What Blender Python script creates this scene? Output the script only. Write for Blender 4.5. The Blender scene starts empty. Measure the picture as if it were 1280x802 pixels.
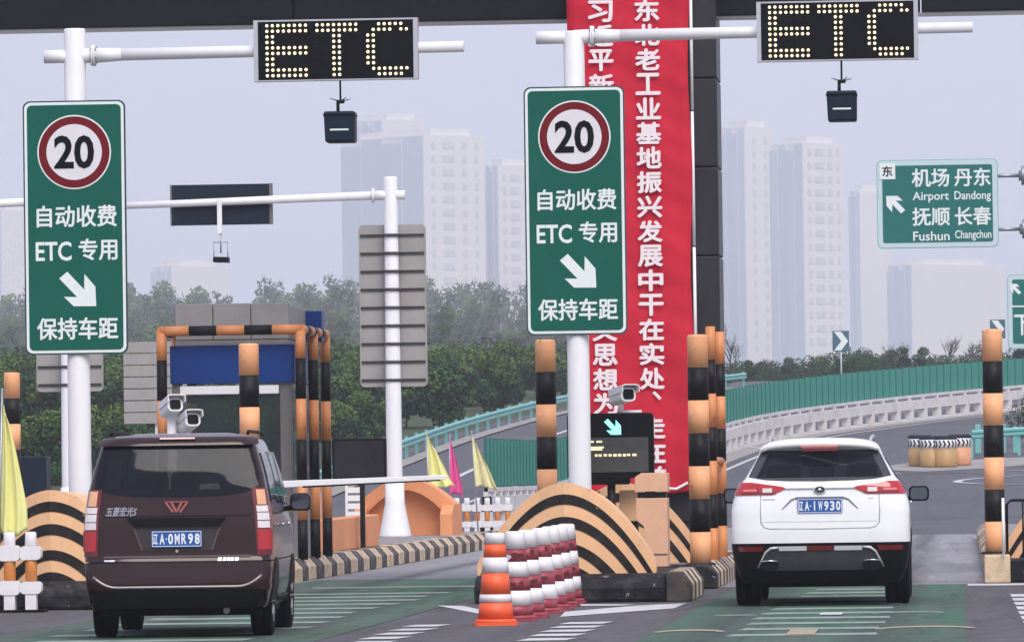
import bpy, bmesh, math, random
import numpy as np
from mathutils import Matrix, Vector

random.seed(7)
RNG = np.random.default_rng(7)
R = math.radians
SC = bpy.context.scene
COL = SC.collection

# ------------------------------------------------------------------ camera
CAM_H = 1.45                       # eye height of the photographer, metres
FPX = 8000.0                       # focal length in pixels of a 1280 px wide frame
CAM_ROT = Matrix.Rotation(R(4.0), 3, 'Z') @ Matrix.Rotation(R(90 + 1.353), 3, 'X') @ Matrix.Rotation(R(-0.8), 3, 'Z')
cd = bpy.data.cameras.new('camera')
cd.sensor_width = 36.0
cd.lens = FPX / 1280.0 * 36.0
cd.clip_start = 0.5
cd.clip_end = 6000
cam = bpy.data.objects.new('camera', cd)
COL.objects.link(cam)
cam.matrix_world = Matrix.Translation((0, 0, CAM_H)) @ CAM_ROT.to_4x4()
SC.camera = cam

# ------------------------------------------------------------------ sky and sun
SUN_EL, SUN_AZ = 50.0, 160.0       # azimuth of the sun, clockwise from +Y: behind the camera, a little to the right
wd = bpy.data.worlds.new('World')
SC.world = wd
wd.use_nodes = True
wn = wd.node_tree
bg = wn.nodes['Background']
sky = wn.nodes.new('ShaderNodeTexSky')
sky.sky_type = 'NISHITA'
sky.sun_disc = False
sky.sun_elevation = R(SUN_EL)
sky.sun_rotation = R(SUN_AZ)
sky.dust_density = 3.0
skym = wn.nodes.new('ShaderNodeMixRGB')
skym.inputs[0].default_value = 0.82
skym.inputs[2].default_value = (4.3, 4.4, 5.75, 1)      # even overcast deck
wn.links.new(sky.outputs[0], skym.inputs[1])
wn.links.new(skym.outputs[0], bg.inputs[0])
bg.inputs[1].default_value = 0.09
sl = bpy.data.lights.new('sun', 'SUN')
sl.energy = 1.5
sl.angle = R(40)
sl.color = (1.0, 0.95, 0.88)
so = bpy.data.objects.new('sun', sl)
COL.objects.link(so)
_d = Vector((math.sin(R(SUN_AZ)) * math.cos(R(SUN_EL)), math.cos(R(SUN_AZ)) * math.cos(R(SUN_EL)), math.sin(R(SUN_EL))))
so.rotation_euler = _d.to_track_quat('Z', 'Y').to_euler()
SC.view_settings.view_transform = 'Standard'
SC.view_settings.look = 'None'
SC.view_settings.gamma = 1
SC.view_settings.exposure = 1.0
SC.view_settings.use_curve_mapping = False
SC.cycles.max_bounces = 6
SC.cycles.diffuse_bounces = 3
SC.cycles.glossy_bounces = 3
SC.cycles.transmission_bounces = 4
SC.cycles.volume_bounces = 1
SC.cycles.transparent_max_bounces = 8
SC.cycles.use_denoising = True


# ------------------------------------------------------------------ photo-to-place helpers
def ray(px, py):
    d = CAM_ROT @ Vector(((px - 640) / FPX, -(py - 401) / FPX, -1))
    return d


def at(px, py, Y):
    """point in the place seen at a photo pixel, at distance Y along the lanes"""
    d = ray(px, py)
    t = Y / d.y
    return Vector((d.x * t, Y, CAM_H + d.z * t))


def tz(Y):
    d = Y - 172.0
    if d <= 0:
        return 0.0
    if d < 16:
        return 0.037 * d * d / 32.0
    return min(0.037 * (d - 8), 6.2)


def gnd(px, py):
    """point of the ground sheet seen at a photo pixel"""
    d = ray(px, py)
    lo, hi = 20.0, 900.0
    Y = None
    y = 30.0
    while y < 600:
        if CAM_H + d.z * y / d.y <= tz(y):
            Y = y
            break
        y += 0.25
    if Y is None:
        Y = 600
    return Vector((d.x * Y / d.y, Y, tz(Y)))


def xat(px, Y, z=1.45):
    """lateral position of photo column px for something at distance Y and height z"""
    lo, hi = 0, 802
    for _ in range(30):
        m = (lo + hi) / 2
        if at(px, m, Y).z > z:
            lo = m
        else:
            hi = m
    return at(px, (lo + hi) / 2, Y).x


# ------------------------------------------------------------------ materials
MATS = {}


def mat(name, col, rough=0.6, metal=0.0, var=0.12, scale=6.0, bump=0.0, bscale=40.0, coat=0.0, emit=0.0, spec=0.5,
        dirt=None, dirt_amt=0.35, dirt_scale=1.5, trans=0.0, stretch=(1, 1, 1), chips=None, chip_scale=14.0, chip_at=.66):
    if name in MATS:
        return MATS[name]
    m = bpy.data.materials.new(name)
    m.use_nodes = True
    nt = m.node_tree
    b = nt.nodes['Principled BSDF']
    b.inputs['Roughness'].default_value = rough
    b.inputs['Metallic'].default_value = metal
    b.inputs['Specular IOR Level'].default_value = spec
    b.inputs['Coat Weight'].default_value = coat
    b.inputs['Coat Roughness'].default_value = 0.05
    c = (*col, 1)
    b.inputs['Base Color'].default_value = c
    tc = nt.nodes.new('ShaderNodeTexCoord')
    mp = nt.nodes.new('ShaderNodeMapping')
    mp.inputs['Scale'].default_value = stretch
    nt.links.new(tc.outputs['Object'], mp.inputs[0])
    last = None
    if var > 0:
        n = nt.nodes.new('ShaderNodeTexNoise')
        n.inputs['Scale'].default_value = scale
        n.inputs['Detail'].default_value = 6
        n.inputs['Roughness'].default_value = 0.65
        nt.links.new(mp.outputs[0], n.inputs['Vector'])
        mr = nt.nodes.new('ShaderNodeMapRange')
        mr.inputs[1].default_value = 0.25
        mr.inputs[2].default_value = 0.75
        mr.inputs[3].default_value = 1 - var
        mr.inputs[4].default_value = 1 + var
        nt.links.new(n.outputs[0], mr.inputs[0])
        mx = nt.nodes.new('ShaderNodeVectorMath')
        mx.operation = 'SCALE'
        mx.inputs[0].default_value = col
        nt.links.new(mr.outputs[0], mx.inputs['Scale'])
        last = mx.outputs[0]
    if dirt is not None:
        n2 = nt.nodes.new('ShaderNodeTexNoise')
        n2.inputs['Scale'].default_value = dirt_scale
        n2.inputs['Detail'].default_value = 8
        n2.inputs['Roughness'].default_value = 0.7
        nt.links.new(mp.outputs[0], n2.inputs['Vector'])
        r2 = nt.nodes.new('ShaderNodeMapRange')
        r2.inputs[1].default_value = 0.48
        r2.inputs[2].default_value = 0.68
        r2.inputs[3].default_value = 0
        r2.inputs[4].default_value = dirt_amt
        nt.links.new(n2.outputs[0], r2.inputs[0])
        m2 = nt.nodes.new('ShaderNodeMixRGB')
        m2.inputs[1].default_value = c
        if last:
            nt.links.new(last, m2.inputs[1])
        m2.inputs[2].default_value = (*dirt, 1)
        nt.links.new(r2.outputs[0], m2.inputs[0])
        last = m2.outputs[0]
    if chips is not None:
        n4 = nt.nodes.new('ShaderNodeTexNoise')
        n4.inputs['Scale'].default_value = chip_scale
        n4.inputs['Detail'].default_value = 5
        n4.inputs['Roughness'].default_value = .6
        nt.links.new(tc.outputs['Object'], n4.inputs['Vector'])
        r4 = nt.nodes.new('ShaderNodeMapRange')
        r4.inputs[1].default_value = chip_at
        r4.inputs[2].default_value = chip_at + .03
        nt.links.new(n4.outputs[0], r4.inputs[0])
        m4 = nt.nodes.new('ShaderNodeMixRGB')
        m4.inputs[1].default_value = c
        if last:
            nt.links.new(last, m4.inputs[1])
        m4.inputs[2].default_value = (*chips, 1)
        nt.links.new(r4.outputs[0], m4.inputs[0])
        last = m4.outputs[0]
    if last:
        nt.links.new(last, b.inputs['Base Color'])
    if bump > 0:
        n3 = nt.nodes.new('ShaderNodeTexNoise')
        n3.inputs['Scale'].default_value = bscale
        n3.inputs['Detail'].default_value = 4
        nt.links.new(mp.outputs[0], n3.inputs['Vector'])
        bp = nt.nodes.new('ShaderNodeBump')
        bp.inputs['Strength'].default_value = bump
        bp.inputs['Distance'].default_value = 0.02
        nt.links.new(n3.outputs[0], bp.inputs['Height'])
        nt.links.new(bp.outputs[0], b.inputs['Normal'])
    if emit > 0:
        b.inputs['Emission Color'].default_value = c
        b.inputs['Emission Strength'].default_value = emit
    if trans > 0:
        b.inputs['Transmission Weight'].default_value = trans
    MATS[name] = m
    return m


def glass_mat(name, tint, alpha):
    """tinted car glass: see-through share plus clear reflection"""
    m = bpy.data.materials.new(name)
    m.use_nodes = True
    nt = m.node_tree
    b = nt.nodes['Principled BSDF']
    b.inputs['Base Color'].default_value = (*tint, 1)
    b.inputs['Roughness'].default_value = 0.04
    b.inputs['Alpha'].default_value = alpha
    b.inputs['Specular IOR Level'].default_value = 0.24
    return m


white_paint = mat('white_paint', (0.80, 0.80, 0.81), 0.35, var=0.05, scale=2, dirt=(0.42, 0.40, 0.37), dirt_amt=0.22, dirt_scale=2.2, stretch=(1, 1, .35))
white_plain = mat('white_plain', (0.78, 0.78, 0.78), 0.5, var=0.04)
sign_green = mat('sign_green', (0.0015, 0.098, 0.070), 0.38, spec=0.25, var=0.06, scale=2.5, dirt=(0.01, 0.15, 0.11), dirt_amt=0.2, dirt_scale=1.2)
sign_edge = mat('sign_edge', (0.008, 0.055, 0.06), 0.5, var=0.05)
far_green = mat('far_green', (0.008, 0.14, 0.12), 0.45, spec=0.3, var=0.05)
letter_white = mat('letter_white', (0.72, 0.78, 0.76), 0.45, var=0.05, scale=12)
ring_red = mat('ring_red', (0.15, 0.005, 0.010), 0.45, spec=0.2, var=0.1)
ink_black = mat('ink_black', (0.004, 0.005, 0.008), 0.5, spec=0.1, var=0)
disc_white = mat('disc_white', (0.68, 0.67, 0.70), 0.45, var=0.05, scale=5)
black_case = mat('black_case', (0.004, 0.0045, 0.006), 0.45, spec=0.12, var=0.1, bump=0.05)
navy_case = mat('navy_case', (0.005, 0.014, 0.028), 0.5, spec=0.2, var=0.2, scale=20)
silver_trim = mat('silver_trim', (0.55, 0.55, 0.57), 0.35, metal=0.6, var=0.08)
led_amber = mat('led_amber', (1.0, 0.80, 0.46), 0.4, var=0, emit=0.75)
led_cyan = mat('led_cyan', (0.25, 0.95, 0.85), 0.4, var=0, emit=0.6)
led_dim = mat('led_dim', (0.9, 0.75, 0.45), 0.4, var=0, emit=0.35)
banner_red = mat('banner_red', (0.55, 0.020, 0.045), 0.7, spec=0.15, var=0.08, scale=1.3, bump=0.25, bscale=6, dirt=(0.42, 0.03, 0.045), dirt_amt=0.35, dirt_scale=.9)
banner_letter = mat('banner_letter', (0.82, 0.73, 0.75), 0.7, var=0.05, scale=8)
panel_dark = mat('panel_dark', (0.028, 0.027, 0.031), 0.42, spec=0.2, var=0.16, scale=1.5, dirt=(0.07, 0.07, 0.075), dirt_amt=0.3, dirt_scale=.8, stretch=(1, 1, .4))
fascia_dark = mat('fascia_dark', (0.011, 0.011, 0.015), 0.38, spec=0.12, var=0.2, scale=.8)
orange_paint = mat('orange_paint', (0.86, 0.41, 0.19), 0.55, var=0.07, scale=4, dirt=(0.38, 0.22, 0.13), dirt_amt=0.25, dirt_scale=3, bump=.05, chips=(.25, .16, .10), chip_at=.67)
orange_dull = mat('orange_dull', (0.66, 0.25, 0.085), 0.5, var=0.1, scale=4, dirt=(0.25, 0.12, 0.06), dirt_amt=0.3, dirt_scale=4, chips=(.12, .07, .05), chip_at=.66)
black_paint = mat('black_paint', (0.006, 0.006, 0.007), 0.5, spec=0.2, var=0.25, scale=6, dirt=(0.06, 0.055, 0.05), dirt_amt=0.3, dirt_scale=5, chips=(.20, .15, .12), chip_at=.70)
cream_paint = mat('cream_paint', (0.82, 0.48, 0.255), 0.6, var=0.06, scale=3, dirt=(0.45, 0.30, 0.20), dirt_amt=0.35, dirt_scale=2.5, bump=.06, chips=(.30, .24, .19), chip_at=.69, chip_scale=9)
stripe_black = mat('stripe_black', (0.012, 0.010, 0.010), 0.6, spec=0.25, var=0.3, scale=5, dirt=(0.09, 0.07, 0.055), dirt_amt=0.35, dirt_scale=6, chips=(.34, .27, .20), chip_at=.68, chip_scale=9)
plinth_black = mat('plinth_black', (0.008, 0.009, 0.012), 0.55, spec=0.2, var=0.3, scale=4, dirt=(0.10, 0.09, 0.085), dirt_amt=0.4, dirt_scale=5, bump=.15, chips=(.22, .20, .19), chip_at=.66, chip_scale=12)
kerb_cream = mat('kerb_cream', (0.62, 0.47, 0.31), 0.7, var=0.15, scale=4, dirt=(0.20, 0.16, 0.12), dirt_amt=0.6, dirt_scale=2.5, bump=.12, chips=(.14, .12, .11), chip_at=.63, chip_scale=8)
kerb_black = mat('kerb_black', (0.035, 0.030, 0.028), 0.7, var=0.3, scale=4, dirt=(0.16, 0.13, 0.11), dirt_amt=0.45, dirt_scale=2.5, bump=.12, chips=(.26, .23, .20), chip_at=.64, chip_scale=8)
slab_grey = mat('slab_grey', (0.24, 0.22, 0.21), 0.85, var=0.15, scale=3, dirt=(0.12, 0.11, 0.10), dirt_amt=0.4, bump=.1)
wall_orange = mat('wall_orange', (0.78, 0.31, 0.13), 0.7, var=0.07, scale=2.5, dirt=(0.52, 0.26, 0.15), dirt_amt=0.4, dirt_scale=2, bump=.06)
pink_box = mat('pink_box', (0.70, 0.40, 0.25), 0.6, var=0.08, scale=4, dirt=(0.4, 0.26, 0.19), dirt_amt=0.35, dirt_scale=3)
grey_back = mat('grey_back', (0.33, 0.315, 0.30), 0.55, metal=0.1, var=0.08, scale=3, dirt=(0.24, 0.22, 0.20), dirt_amt=0.4, dirt_scale=2)
rib_dark = mat('rib_dark', (0.05, 0.048, 0.046), 0.6, var=0.1)
blue_band = mat('blue_band', (0.002, 0.036, 0.19), 0.4, spec=0.3, var=0.08, scale=2)
booth_grey = mat('booth_grey', (0.30, 0.29, 0.28), 0.6, var=0.1, scale=2, dirt=(0.18, 0.17, 0.16), dirt_amt=0.4, dirt_scale=1.5)
booth_frame = mat('booth_frame', (0.16, 0.155, 0.15), 0.45, metal=.3, var=0.1)
booth_glass = glass_mat('booth_glass', (0.03, 0.05, 0.05), 0.38)
cone_orange = mat('cone_orange', (0.83, 0.115, 0.035), 0.5, var=0.06, scale=6, dirt=(0.4, 0.1, .05), dirt_amt=.25, dirt_scale=6)
reflective = mat('reflective', (0.76, 0.74, 0.76), 0.4, var=0.06, scale=10, dirt=(0.45, 0.42, 0.42), dirt_amt=.4, dirt_scale=8)
barrier_maroon = mat('barrier_maroon', (0.27, 0.030, 0.050), 0.5, var=0.15, scale=6, dirt=(0.42, 0.16, 0.16), dirt_amt=.35, dirt_scale=6)
barrier_white = mat('barrier_white', (0.76, 0.74, 0.75), 0.5, var=0.06, scale=6, dirt=(0.50, 0.45, 0.44), dirt_amt=.4, dirt_scale=5)
barrier_orange = mat('barrier_orange', (0.62, 0.22, 0.05), 0.5, var=0.12, scale=10, dirt=(0.35, 0.15, .06), dirt_amt=.4, dirt_scale=8)
pocket_dark = mat('pocket_dark', (0.10, 0.012, 0.020), 0.6, var=.3, scale=9)
rubber = mat('rubber', (0.005, 0.005, 0.006), 0.75, spec=0.12, var=0.2, scale=20)
yellow_cloth = mat('yellow_cloth', (0.80, 0.78, 0.30), 0.75, var=0.08, scale=3, bump=.2, bscale=8)
pink_cloth = mat('pink_cloth', (0.75, 0.10, 0.33), 0.75, var=0.1, scale=3)
steel = mat('steel', (0.35, 0.36, 0.38), 0.4, metal=.7, var=.1)
teal_fence = mat('teal_fence', (0.030, 0.24, 0.185), 0.5, var=0.12, scale=.8, dirt=(0.08, 0.22, 0.19), dirt_amt=.35, dirt_scale=1.2)
teal_rail = mat('teal_rail', (0.16, 0.45, 0.42), 0.45, var=0.08, scale=1, dirt=(.25, .35, .33), dirt_amt=.3)
parapet_white = mat('parapet_white', (0.66, 0.63, 0.62), 0.7, var=0.1, scale=1.5, dirt=(0.36, 0.33, 0.31), dirt_amt=.5, dirt_scale=1.3)
leaf_mid = mat('leaf_mid', (0.026, 0.074, 0.020), 0.6, var=0.55, scale=.45, spec=.25)
leaf_dark = mat('leaf_dark', (0.009, 0.030, 0.012), 0.6, var=0.5, scale=.4, spec=.25)
leaf_light = mat('leaf_light', (0.070, 0.125, 0.024), 0.6, var=0.5, scale=.6, spec=.25)
bark = mat('bark', (0.07, 0.055, 0.042), 0.9, var=.3, scale=8)


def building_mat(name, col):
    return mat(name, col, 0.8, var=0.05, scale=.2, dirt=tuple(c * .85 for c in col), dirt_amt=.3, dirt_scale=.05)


# road surfaces get their own richer node set
def ground_mat(name, base, spots, tracks=(), scale=.6, streak=True, rough=.85):
    m = bpy.data.materials.new(name)
    m.use_nodes = True
    nt = m.node_tree
    b = nt.nodes['Principled BSDF']
    b.inputs['Roughness'].default_value = rough
    b.inputs['Specular IOR Level'].default_value = .3
    tc = nt.nodes.new('ShaderNodeTexCoord')

    def noise(sc, detail, vec):
        n = nt.nodes.new('ShaderNodeTexNoise')
        n.inputs['Scale'].default_value = sc
        n.inputs['Detail'].default_value = detail
        n.inputs['Roughness'].default_value = .7
        nt.links.new(vec, n.inputs['Vector'])
        return n.outputs[0]

    def rng(v, a, b_, c, d):
        r = nt.nodes.new('ShaderNodeMapRange')
        for i, k in enumerate((a, b_, c, d)):
            r.inputs[i + 1].default_value = k
        nt.links.new(v, r.inputs[0])
        return r.outputs[0]

    def mix(f, a, col):
        mm = nt.nodes.new('ShaderNodeMixRGB')
        nt.links.new(f, mm.inputs[0])
        if isinstance(a, tuple):
            mm.inputs[1].default_value = (*a, 1)
        else:
            nt.links.new(a, mm.inputs[1])
        mm.inputs[2].default_value = (*col, 1)
        return mm.outputs[0]
    ob = tc.outputs['Object']
    mp = nt.nodes.new('ShaderNodeMapping')
    mp.inputs['Scale'].default_value = (1.6, .07, 1)
    nt.links.new(ob, mp.inputs[0])
    mpb = nt.nodes.new('ShaderNodeMapping')
    mpb.inputs['Scale'].default_value = (1.0, .07, 1)
    nt.links.new(ob, mpb.inputs[0])
    c = mix(rng(noise(scale, 8, mpb.outputs[0] if tracks else ob), .4, .62, 0, .85), base, spots)
    if tracks:
        c = mix(rng(noise(scale * 3.1, 6, mpb.outputs[0]), .56, .66, 0, .6), c, tuple(k * .42 for k in base))
        c = mix(rng(noise(scale * 5.3, 6, mpb.outputs[0]), .60, .68, 0, .45), c, tuple(k * 1.7 for k in base))
        wv = nt.nodes.new('ShaderNodeTexWave')
        wv.bands_direction = 'Y'
        wv.inputs['Scale'].default_value = .24
        wv.inputs['Distortion'].default_value = 1.2
        wv.inputs['Detail'].default_value = 3
        nt.links.new(ob, wv.inputs['Vector'])
        c = mix(rng(wv.outputs['Fac'], .78, .98, 0, .28), c, tuple(k * .5 for k in base))
    if streak:
        c = mix(rng(noise(1.0, 5, mp.outputs[0]), .47, .7, 0, .5), c, tuple(k * .55 for k in base))
        c = mix(rng(noise(2.3, 5, mp.outputs[0]), .55, .75, 0, .4), c, tuple(min(1, k * 1.5) for k in base))
    if tracks:
        # rubber laid down along the wheel paths, broken up by noise
        sp = nt.nodes.new('ShaderNodeSeparateXYZ')
        nt.links.new(ob, sp.inputs[0])
        mp2 = nt.nodes.new('ShaderNodeMapping')
        mp2.inputs['Scale'].default_value = (3.0, .05, 1)
        nt.links.new(ob, mp2.inputs[0])
        br = rng(noise(1.0, 6, mp2.outputs[0]), .35, .65, .25, .85)
        for tx in tracks:
            ad = nt.nodes.new('ShaderNodeMath'); ad.operation = 'SUBTRACT'; ad.inputs[1].default_value = tx
            nt.links.new(sp.outputs[0], ad.inputs[0])
            ab = nt.nodes.new('ShaderNodeMath'); ab.operation = 'ABSOLUTE'
            nt.links.new(ad.outputs[0], ab.inputs[0])
            ml = nt.nodes.new('ShaderNodeMath'); ml.operation = 'MULTIPLY'
            nt.links.new(rng(ab.outputs[0], .06, .34, 1, 0), ml.inputs[0])
            nt.links.new(br, ml.inputs[1])
            c = mix(ml.outputs[0], c, (.035, .037, .038))
        vo = nt.nodes.new('ShaderNodeTexVoronoi'); vo.feature = 'DISTANCE_TO_EDGE'
        vo.inputs['Scale'].default_value = 1.0
        mp3 = nt.nodes.new('ShaderNodeMapping')
        mp3.inputs['Scale'].default_value = (.55, .09, 1)
        nt.links.new(ob, mp3.inputs[0])
        nt.links.new(mp3.outputs[0], vo.inputs['Vector'])
        c = mix(rng(vo.outputs['Distance'], .0, .012, .6, 0), c, tuple(k * .35 for k in base))
    c = mix(rng(noise(14, 4, ob), .45, .7, 0, .35), c, tuple(k * .6 for k in base))
    nt.links.new(c, b.inputs['Base Color'])
    bp = nt.nodes.new('ShaderNodeBump')
    bp.inputs['Strength'].default_value = .3
    bp.inputs['Distance'].default_value = .01
    nt.links.new(noise(60, 3, ob), bp.inputs['Height'])
    nt.links.new(bp.outputs[0], b.inputs['Normal'])
    return m


approach_mat = ground_mat('approach_asphalt', (0.110, 0.104, 0.113), (0.070, 0.067, 0.074), tracks=(-2.25, -.75, -7.85, -6.35, 4.0, 5.4))
concrete_mat = ground_mat('plaza_concrete', (0.29, 0.285, 0.305), (0.20, 0.195, 0.21), tracks=(-2.25, -.75, -7.85, -6.35, 4.0, 5.4))
road_mat = ground_mat('ramp_asphalt', (0.105, 0.105, 0.122), (0.085, 0.085, 0.10), scale=.15)
green_mat = ground_mat('green_coating', (0.050, 0.122, 0.078), (0.100, 0.112, 0.100), tracks=(-2.25, -.75, -7.85, -6.35, 4.0, 5.4), scale=1.0)
verge_mat = ground_mat('verge_concrete', (0.33, 0.31, 0.30), (0.24, 0.22, 0.21), streak=False)
grass_mat = ground_mat('verge_grass', (0.055, 0.075, 0.03), (0.03, 0.05, 0.022), scale=.3, streak=False)
line_mat = ground_mat('line_paint', (0.62, 0.62, 0.63), (0.40, 0.40, 0.41), scale=3, streak=False, rough=.7)
worn_mat = ground_mat('worn_line_paint', (0.30, 0.36, 0.31), (0.12, 0.19, 0.14), scale=3, streak=False, rough=.7)
tan_mat = ground_mat('worn_tan_paint', (0.42, 0.33, 0.22), (0.28, 0.26, 0.19), scale=3, streak=False, rough=.7)


# ------------------------------------------------------------------ mesh builder
class MB:
    def __init__(s):
        s.v, s.f, s.m, s.s = [], [], [], []

    def add(s, verts, faces, m=0, smooth=False):
        o = len(s.v)
        s.v += [tuple(p) for p in verts]
        for f in faces:
            s.f.append([i + o for i in f])
            s.m.append(m)
            s.s.append(smooth)
        return s

    def box(s, x0, x1, y0, y1, z0, z1, m=0):
        v = [(x0, y0, z0), (x1, y0, z0), (x1, y1, z0), (x0, y1, z0), (x0, y0, z1), (x1, y0, z1), (x1, y1, z1), (x0, y1, z1)]
        return s.add(v, [(0, 3, 2, 1), (4, 5, 6, 7), (0, 1, 5, 4), (1, 2, 6, 5), (2, 3, 7, 6), (3, 0, 4, 7)], m)

    def prism(s, poly, axis, a0, a1, m=0, smooth=False):
        n = len(poly)

        def P(p, a):
            return {'y': (p[0], a, p[1]), 'x': (a, p[0], p[1]), 'z': (p[0], p[1], a)}[axis]
        v = [P(p, a0) for p in poly] + [P(p, a1) for p in poly]
        s.add(v, [tuple(range(n))[::-1], tuple(range(n, 2 * n))], m)
        o = len(s.v) - 2 * n
        for i in range(n):
            j = (i + 1) % n
            s.f.append([o + i, o + j, o + n + j, o + n + i])
            s.m.append(m)
            s.s.append(smooth)
        return s

    def cyl(s, p0, p1, r0, r1=None, n=16, m=0, caps=True):
        r1 = r0 if r1 is None else r1
        p0, p1 = Vector(p0), Vector(p1)
        q = (p1 - p0).to_track_quat('Z', 'Y')
        v = []
        for p, r in ((p0, r0), (p1, r1)):
            for i in range(n):
                a = 2 * math.pi * i / n
                v.append(p + q @ Vector((r * math.cos(a), r * math.sin(a), 0)))
        o = len(s.v)
        s.add(v, [], m)
        for i in range(n):
            j = (i + 1) % n
            s.f.append([o + i, o + j, o + n + j, o + n + i]); s.m.append(m); s.s.append(True)
        if caps:
            s.f.append([o + i for i in range(n)][::-1]); s.m.append(m); s.s.append(False)
            s.f.append([o + n + i for i in range(n)]); s.m.append(m); s.s.append(False)
        return s

    def lathe(s, prof, n=20, c=(0, 0, 0), m=0, axis='z', sharp=()):
        o = len(s.v)
        k = len(prof)
        for (r, z) in prof:
            for i in range(n):
                a = 2 * math.pi * i / n
                if axis == 'z':
                    p = (c[0] + r * math.cos(a), c[1] + r * math.sin(a), c[2] + z)
                elif axis == 'x':
                    p = (c[0] + z, c[1] + r * math.cos(a), c[2] + r * math.sin(a))
                else:
                    p = (c[0] + r * math.cos(a), c[1] + z, c[2] + r * math.sin(a))
                s.v.append(p)
        for q in range(k - 1):
            for i in range(n):
                j = (i + 1) % n
                s.f.append([o + q * n + i, o + q * n + j, o + (q + 1) * n + j, o + (q + 1) * n + i])
                s.m.append(m)
                s.s.append(q not in sharp)
        for q, rev in ((0, True), (k - 1, False)):
            if prof[q][0] > 1e-5:
                f = [o + q * n + i for i in range(n)]
                s.f.append(f[::-1] if rev else f); s.m.append(m); s.s.append(False)
        return s

    def tube(s, pts, r, n=8, m=0):
        pts = [Vector(p) for p in pts]
        o = len(s.v)
        k = len(pts)
        rs = r if isinstance(r, (list, tuple)) else [r] * k
        for i, p in enumerate(pts):
            t = (pts[min(i + 1, k - 1)] - pts[max(i - 1, 0)]).normalized()
            up = Vector((0, 0, 1)) if abs(t.z) < .9 else Vector((0, 1, 0))
            a = t.cross(up).normalized()
            b = t.cross(a)
            for j in range(n):
                an = 2 * math.pi * j / n
                s.v.append(tuple(p + (a * math.cos(an) + b * math.sin(an)) * rs[i]))
        for i in range(k - 1):
            for j in range(n):
                q = (j + 1) % n
                s.f.append([o + i * n + j, o + i * n + q, o + (i + 1) * n + q, o + (i + 1) * n + j]); s.m.append(m); s.s.append(True)
        s.f.append([o + j for j in range(n)]); s.m.append(m); s.s.append(False)
        s.f.append([o + (k - 1) * n + j for j in range(n)][::-1]); s.m.append(m); s.s.append(False)
        return s

    def grid(s, rows, m=0, smooth=True, flip=False):
        o = len(s.v)
        a, b = len(rows), len(rows[0])
        for r in rows:
            s.v += [tuple(p) for p in r]
        for i in range(a - 1):
            for j in range(b - 1):
                f = [o + i * b + j, o + i * b + j + 1, o + (i + 1) * b + j + 1, o + (i + 1) * b + j]
                s.f.append(f[::-1] if flip else f); s.m.append(m); s.s.append(smooth)
        return s

    def build(s, name, mats, parent=None, loc=(0, 0, 0), rot=(0, 0, 0), bevel=0.0, seg=2, fix=True, kind=None):
        me = bpy.data.meshes.new(name)
        me.from_pydata(s.v, [], s.f)
        for mm in (mats if isinstance(mats, (list, tuple)) else [mats]):
            me.materials.append(mm)
        me.polygons.foreach_set('material_index', s.m)
        me.polygons.foreach_set('use_smooth', s.s)
        if fix:
            bm = bmesh.new()
            bm.from_mesh(me)
            bmesh.ops.recalc_face_normals(bm, faces=bm.faces)
            bm.to_mesh(me)
            bm.free()
        me.update()
        o = bpy.data.objects.new(name, me)
        COL.objects.link(o)
        o.location = loc
        o.rotation_euler = rot
        o.parent = parent
        if bevel > 0:
            bv = o.modifiers.new('bevel', 'BEVEL')
            bv.width = bevel
            bv.segments = seg
            bv.limit_method = 'ANGLE'
            bv.angle_limit = R(35)
        if kind:
            o['kind'] = kind
        return o


def tag(o, label, cat, group=None):
    o['label'] = label
    o['category'] = cat
    if group:
        o['group'] = group
    return o


def emp(name, loc, label, cat, group=None, rz=0.0):
    o = bpy.data.objects.new(name, None)
    o.empty_display_size = .2
    COL.objects.link(o)
    o.location = loc
    o.rotation_euler = (0, 0, rz)
    return tag(o, label, cat, group)


def copy_tree(o, parent=None):
    c = o.copy()
    COL.objects.link(c)
    c.parent = parent
    for ch in [k for k in bpy.data.objects if k.parent == o]:
        copy_tree(ch, c)
    return c


def share(src, parent, loc, scale=None, rot=None):
    c = src.copy()
    COL.objects.link(c)
    c.parent = parent
    c.location = loc
    if scale:
        c.scale = scale
    if rot:
        c.rotation_euler = rot
    return c


def rrect(w, h, r, n=6):
    pts = []
    for cx, cy, a0 in ((w / 2 - r, h / 2 - r, 0), (-w / 2 + r, h / 2 - r, 90), (-w / 2 + r, -h / 2 + r, 180), (w / 2 - r, -h / 2 + r, 270)):
        for i in range(n + 1):
            a = R(a0 + 90 * i / n)
            pts.append((cx + r * math.cos(a), cy + r * math.sin(a)))
    return pts


_TXT = {}


def text_geo(body, bold, shear):
    k = (body, bold, shear)
    if k not in _TXT:
        c = bpy.data.curves.new('lettering', 'FONT')
        c.body = body
        c.offset = bold
        c.shear = shear
        c.resolution_u = 3
        o = bpy.data.objects.new('lettering', c)
        COL.objects.link(o)
        dg = bpy.context.evaluated_depsgraph_get()
        me = bpy.data.meshes.new_from_object(o.evaluated_get(dg))
        v = np.array([tuple(p.co) for p in me.vertices])
        f = [tuple(p.vertices) for p in me.polygons]
        bpy.data.objects.remove(o)
        bpy.data.curves.remove(c)
        bpy.data.meshes.remove(me)
        v[:, :2] -= v[:, :2].min(0)
        v[:, :2] /= v[:, :2].max(0)
        _TXT[k] = (v, f)
    return _TXT[k]


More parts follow.
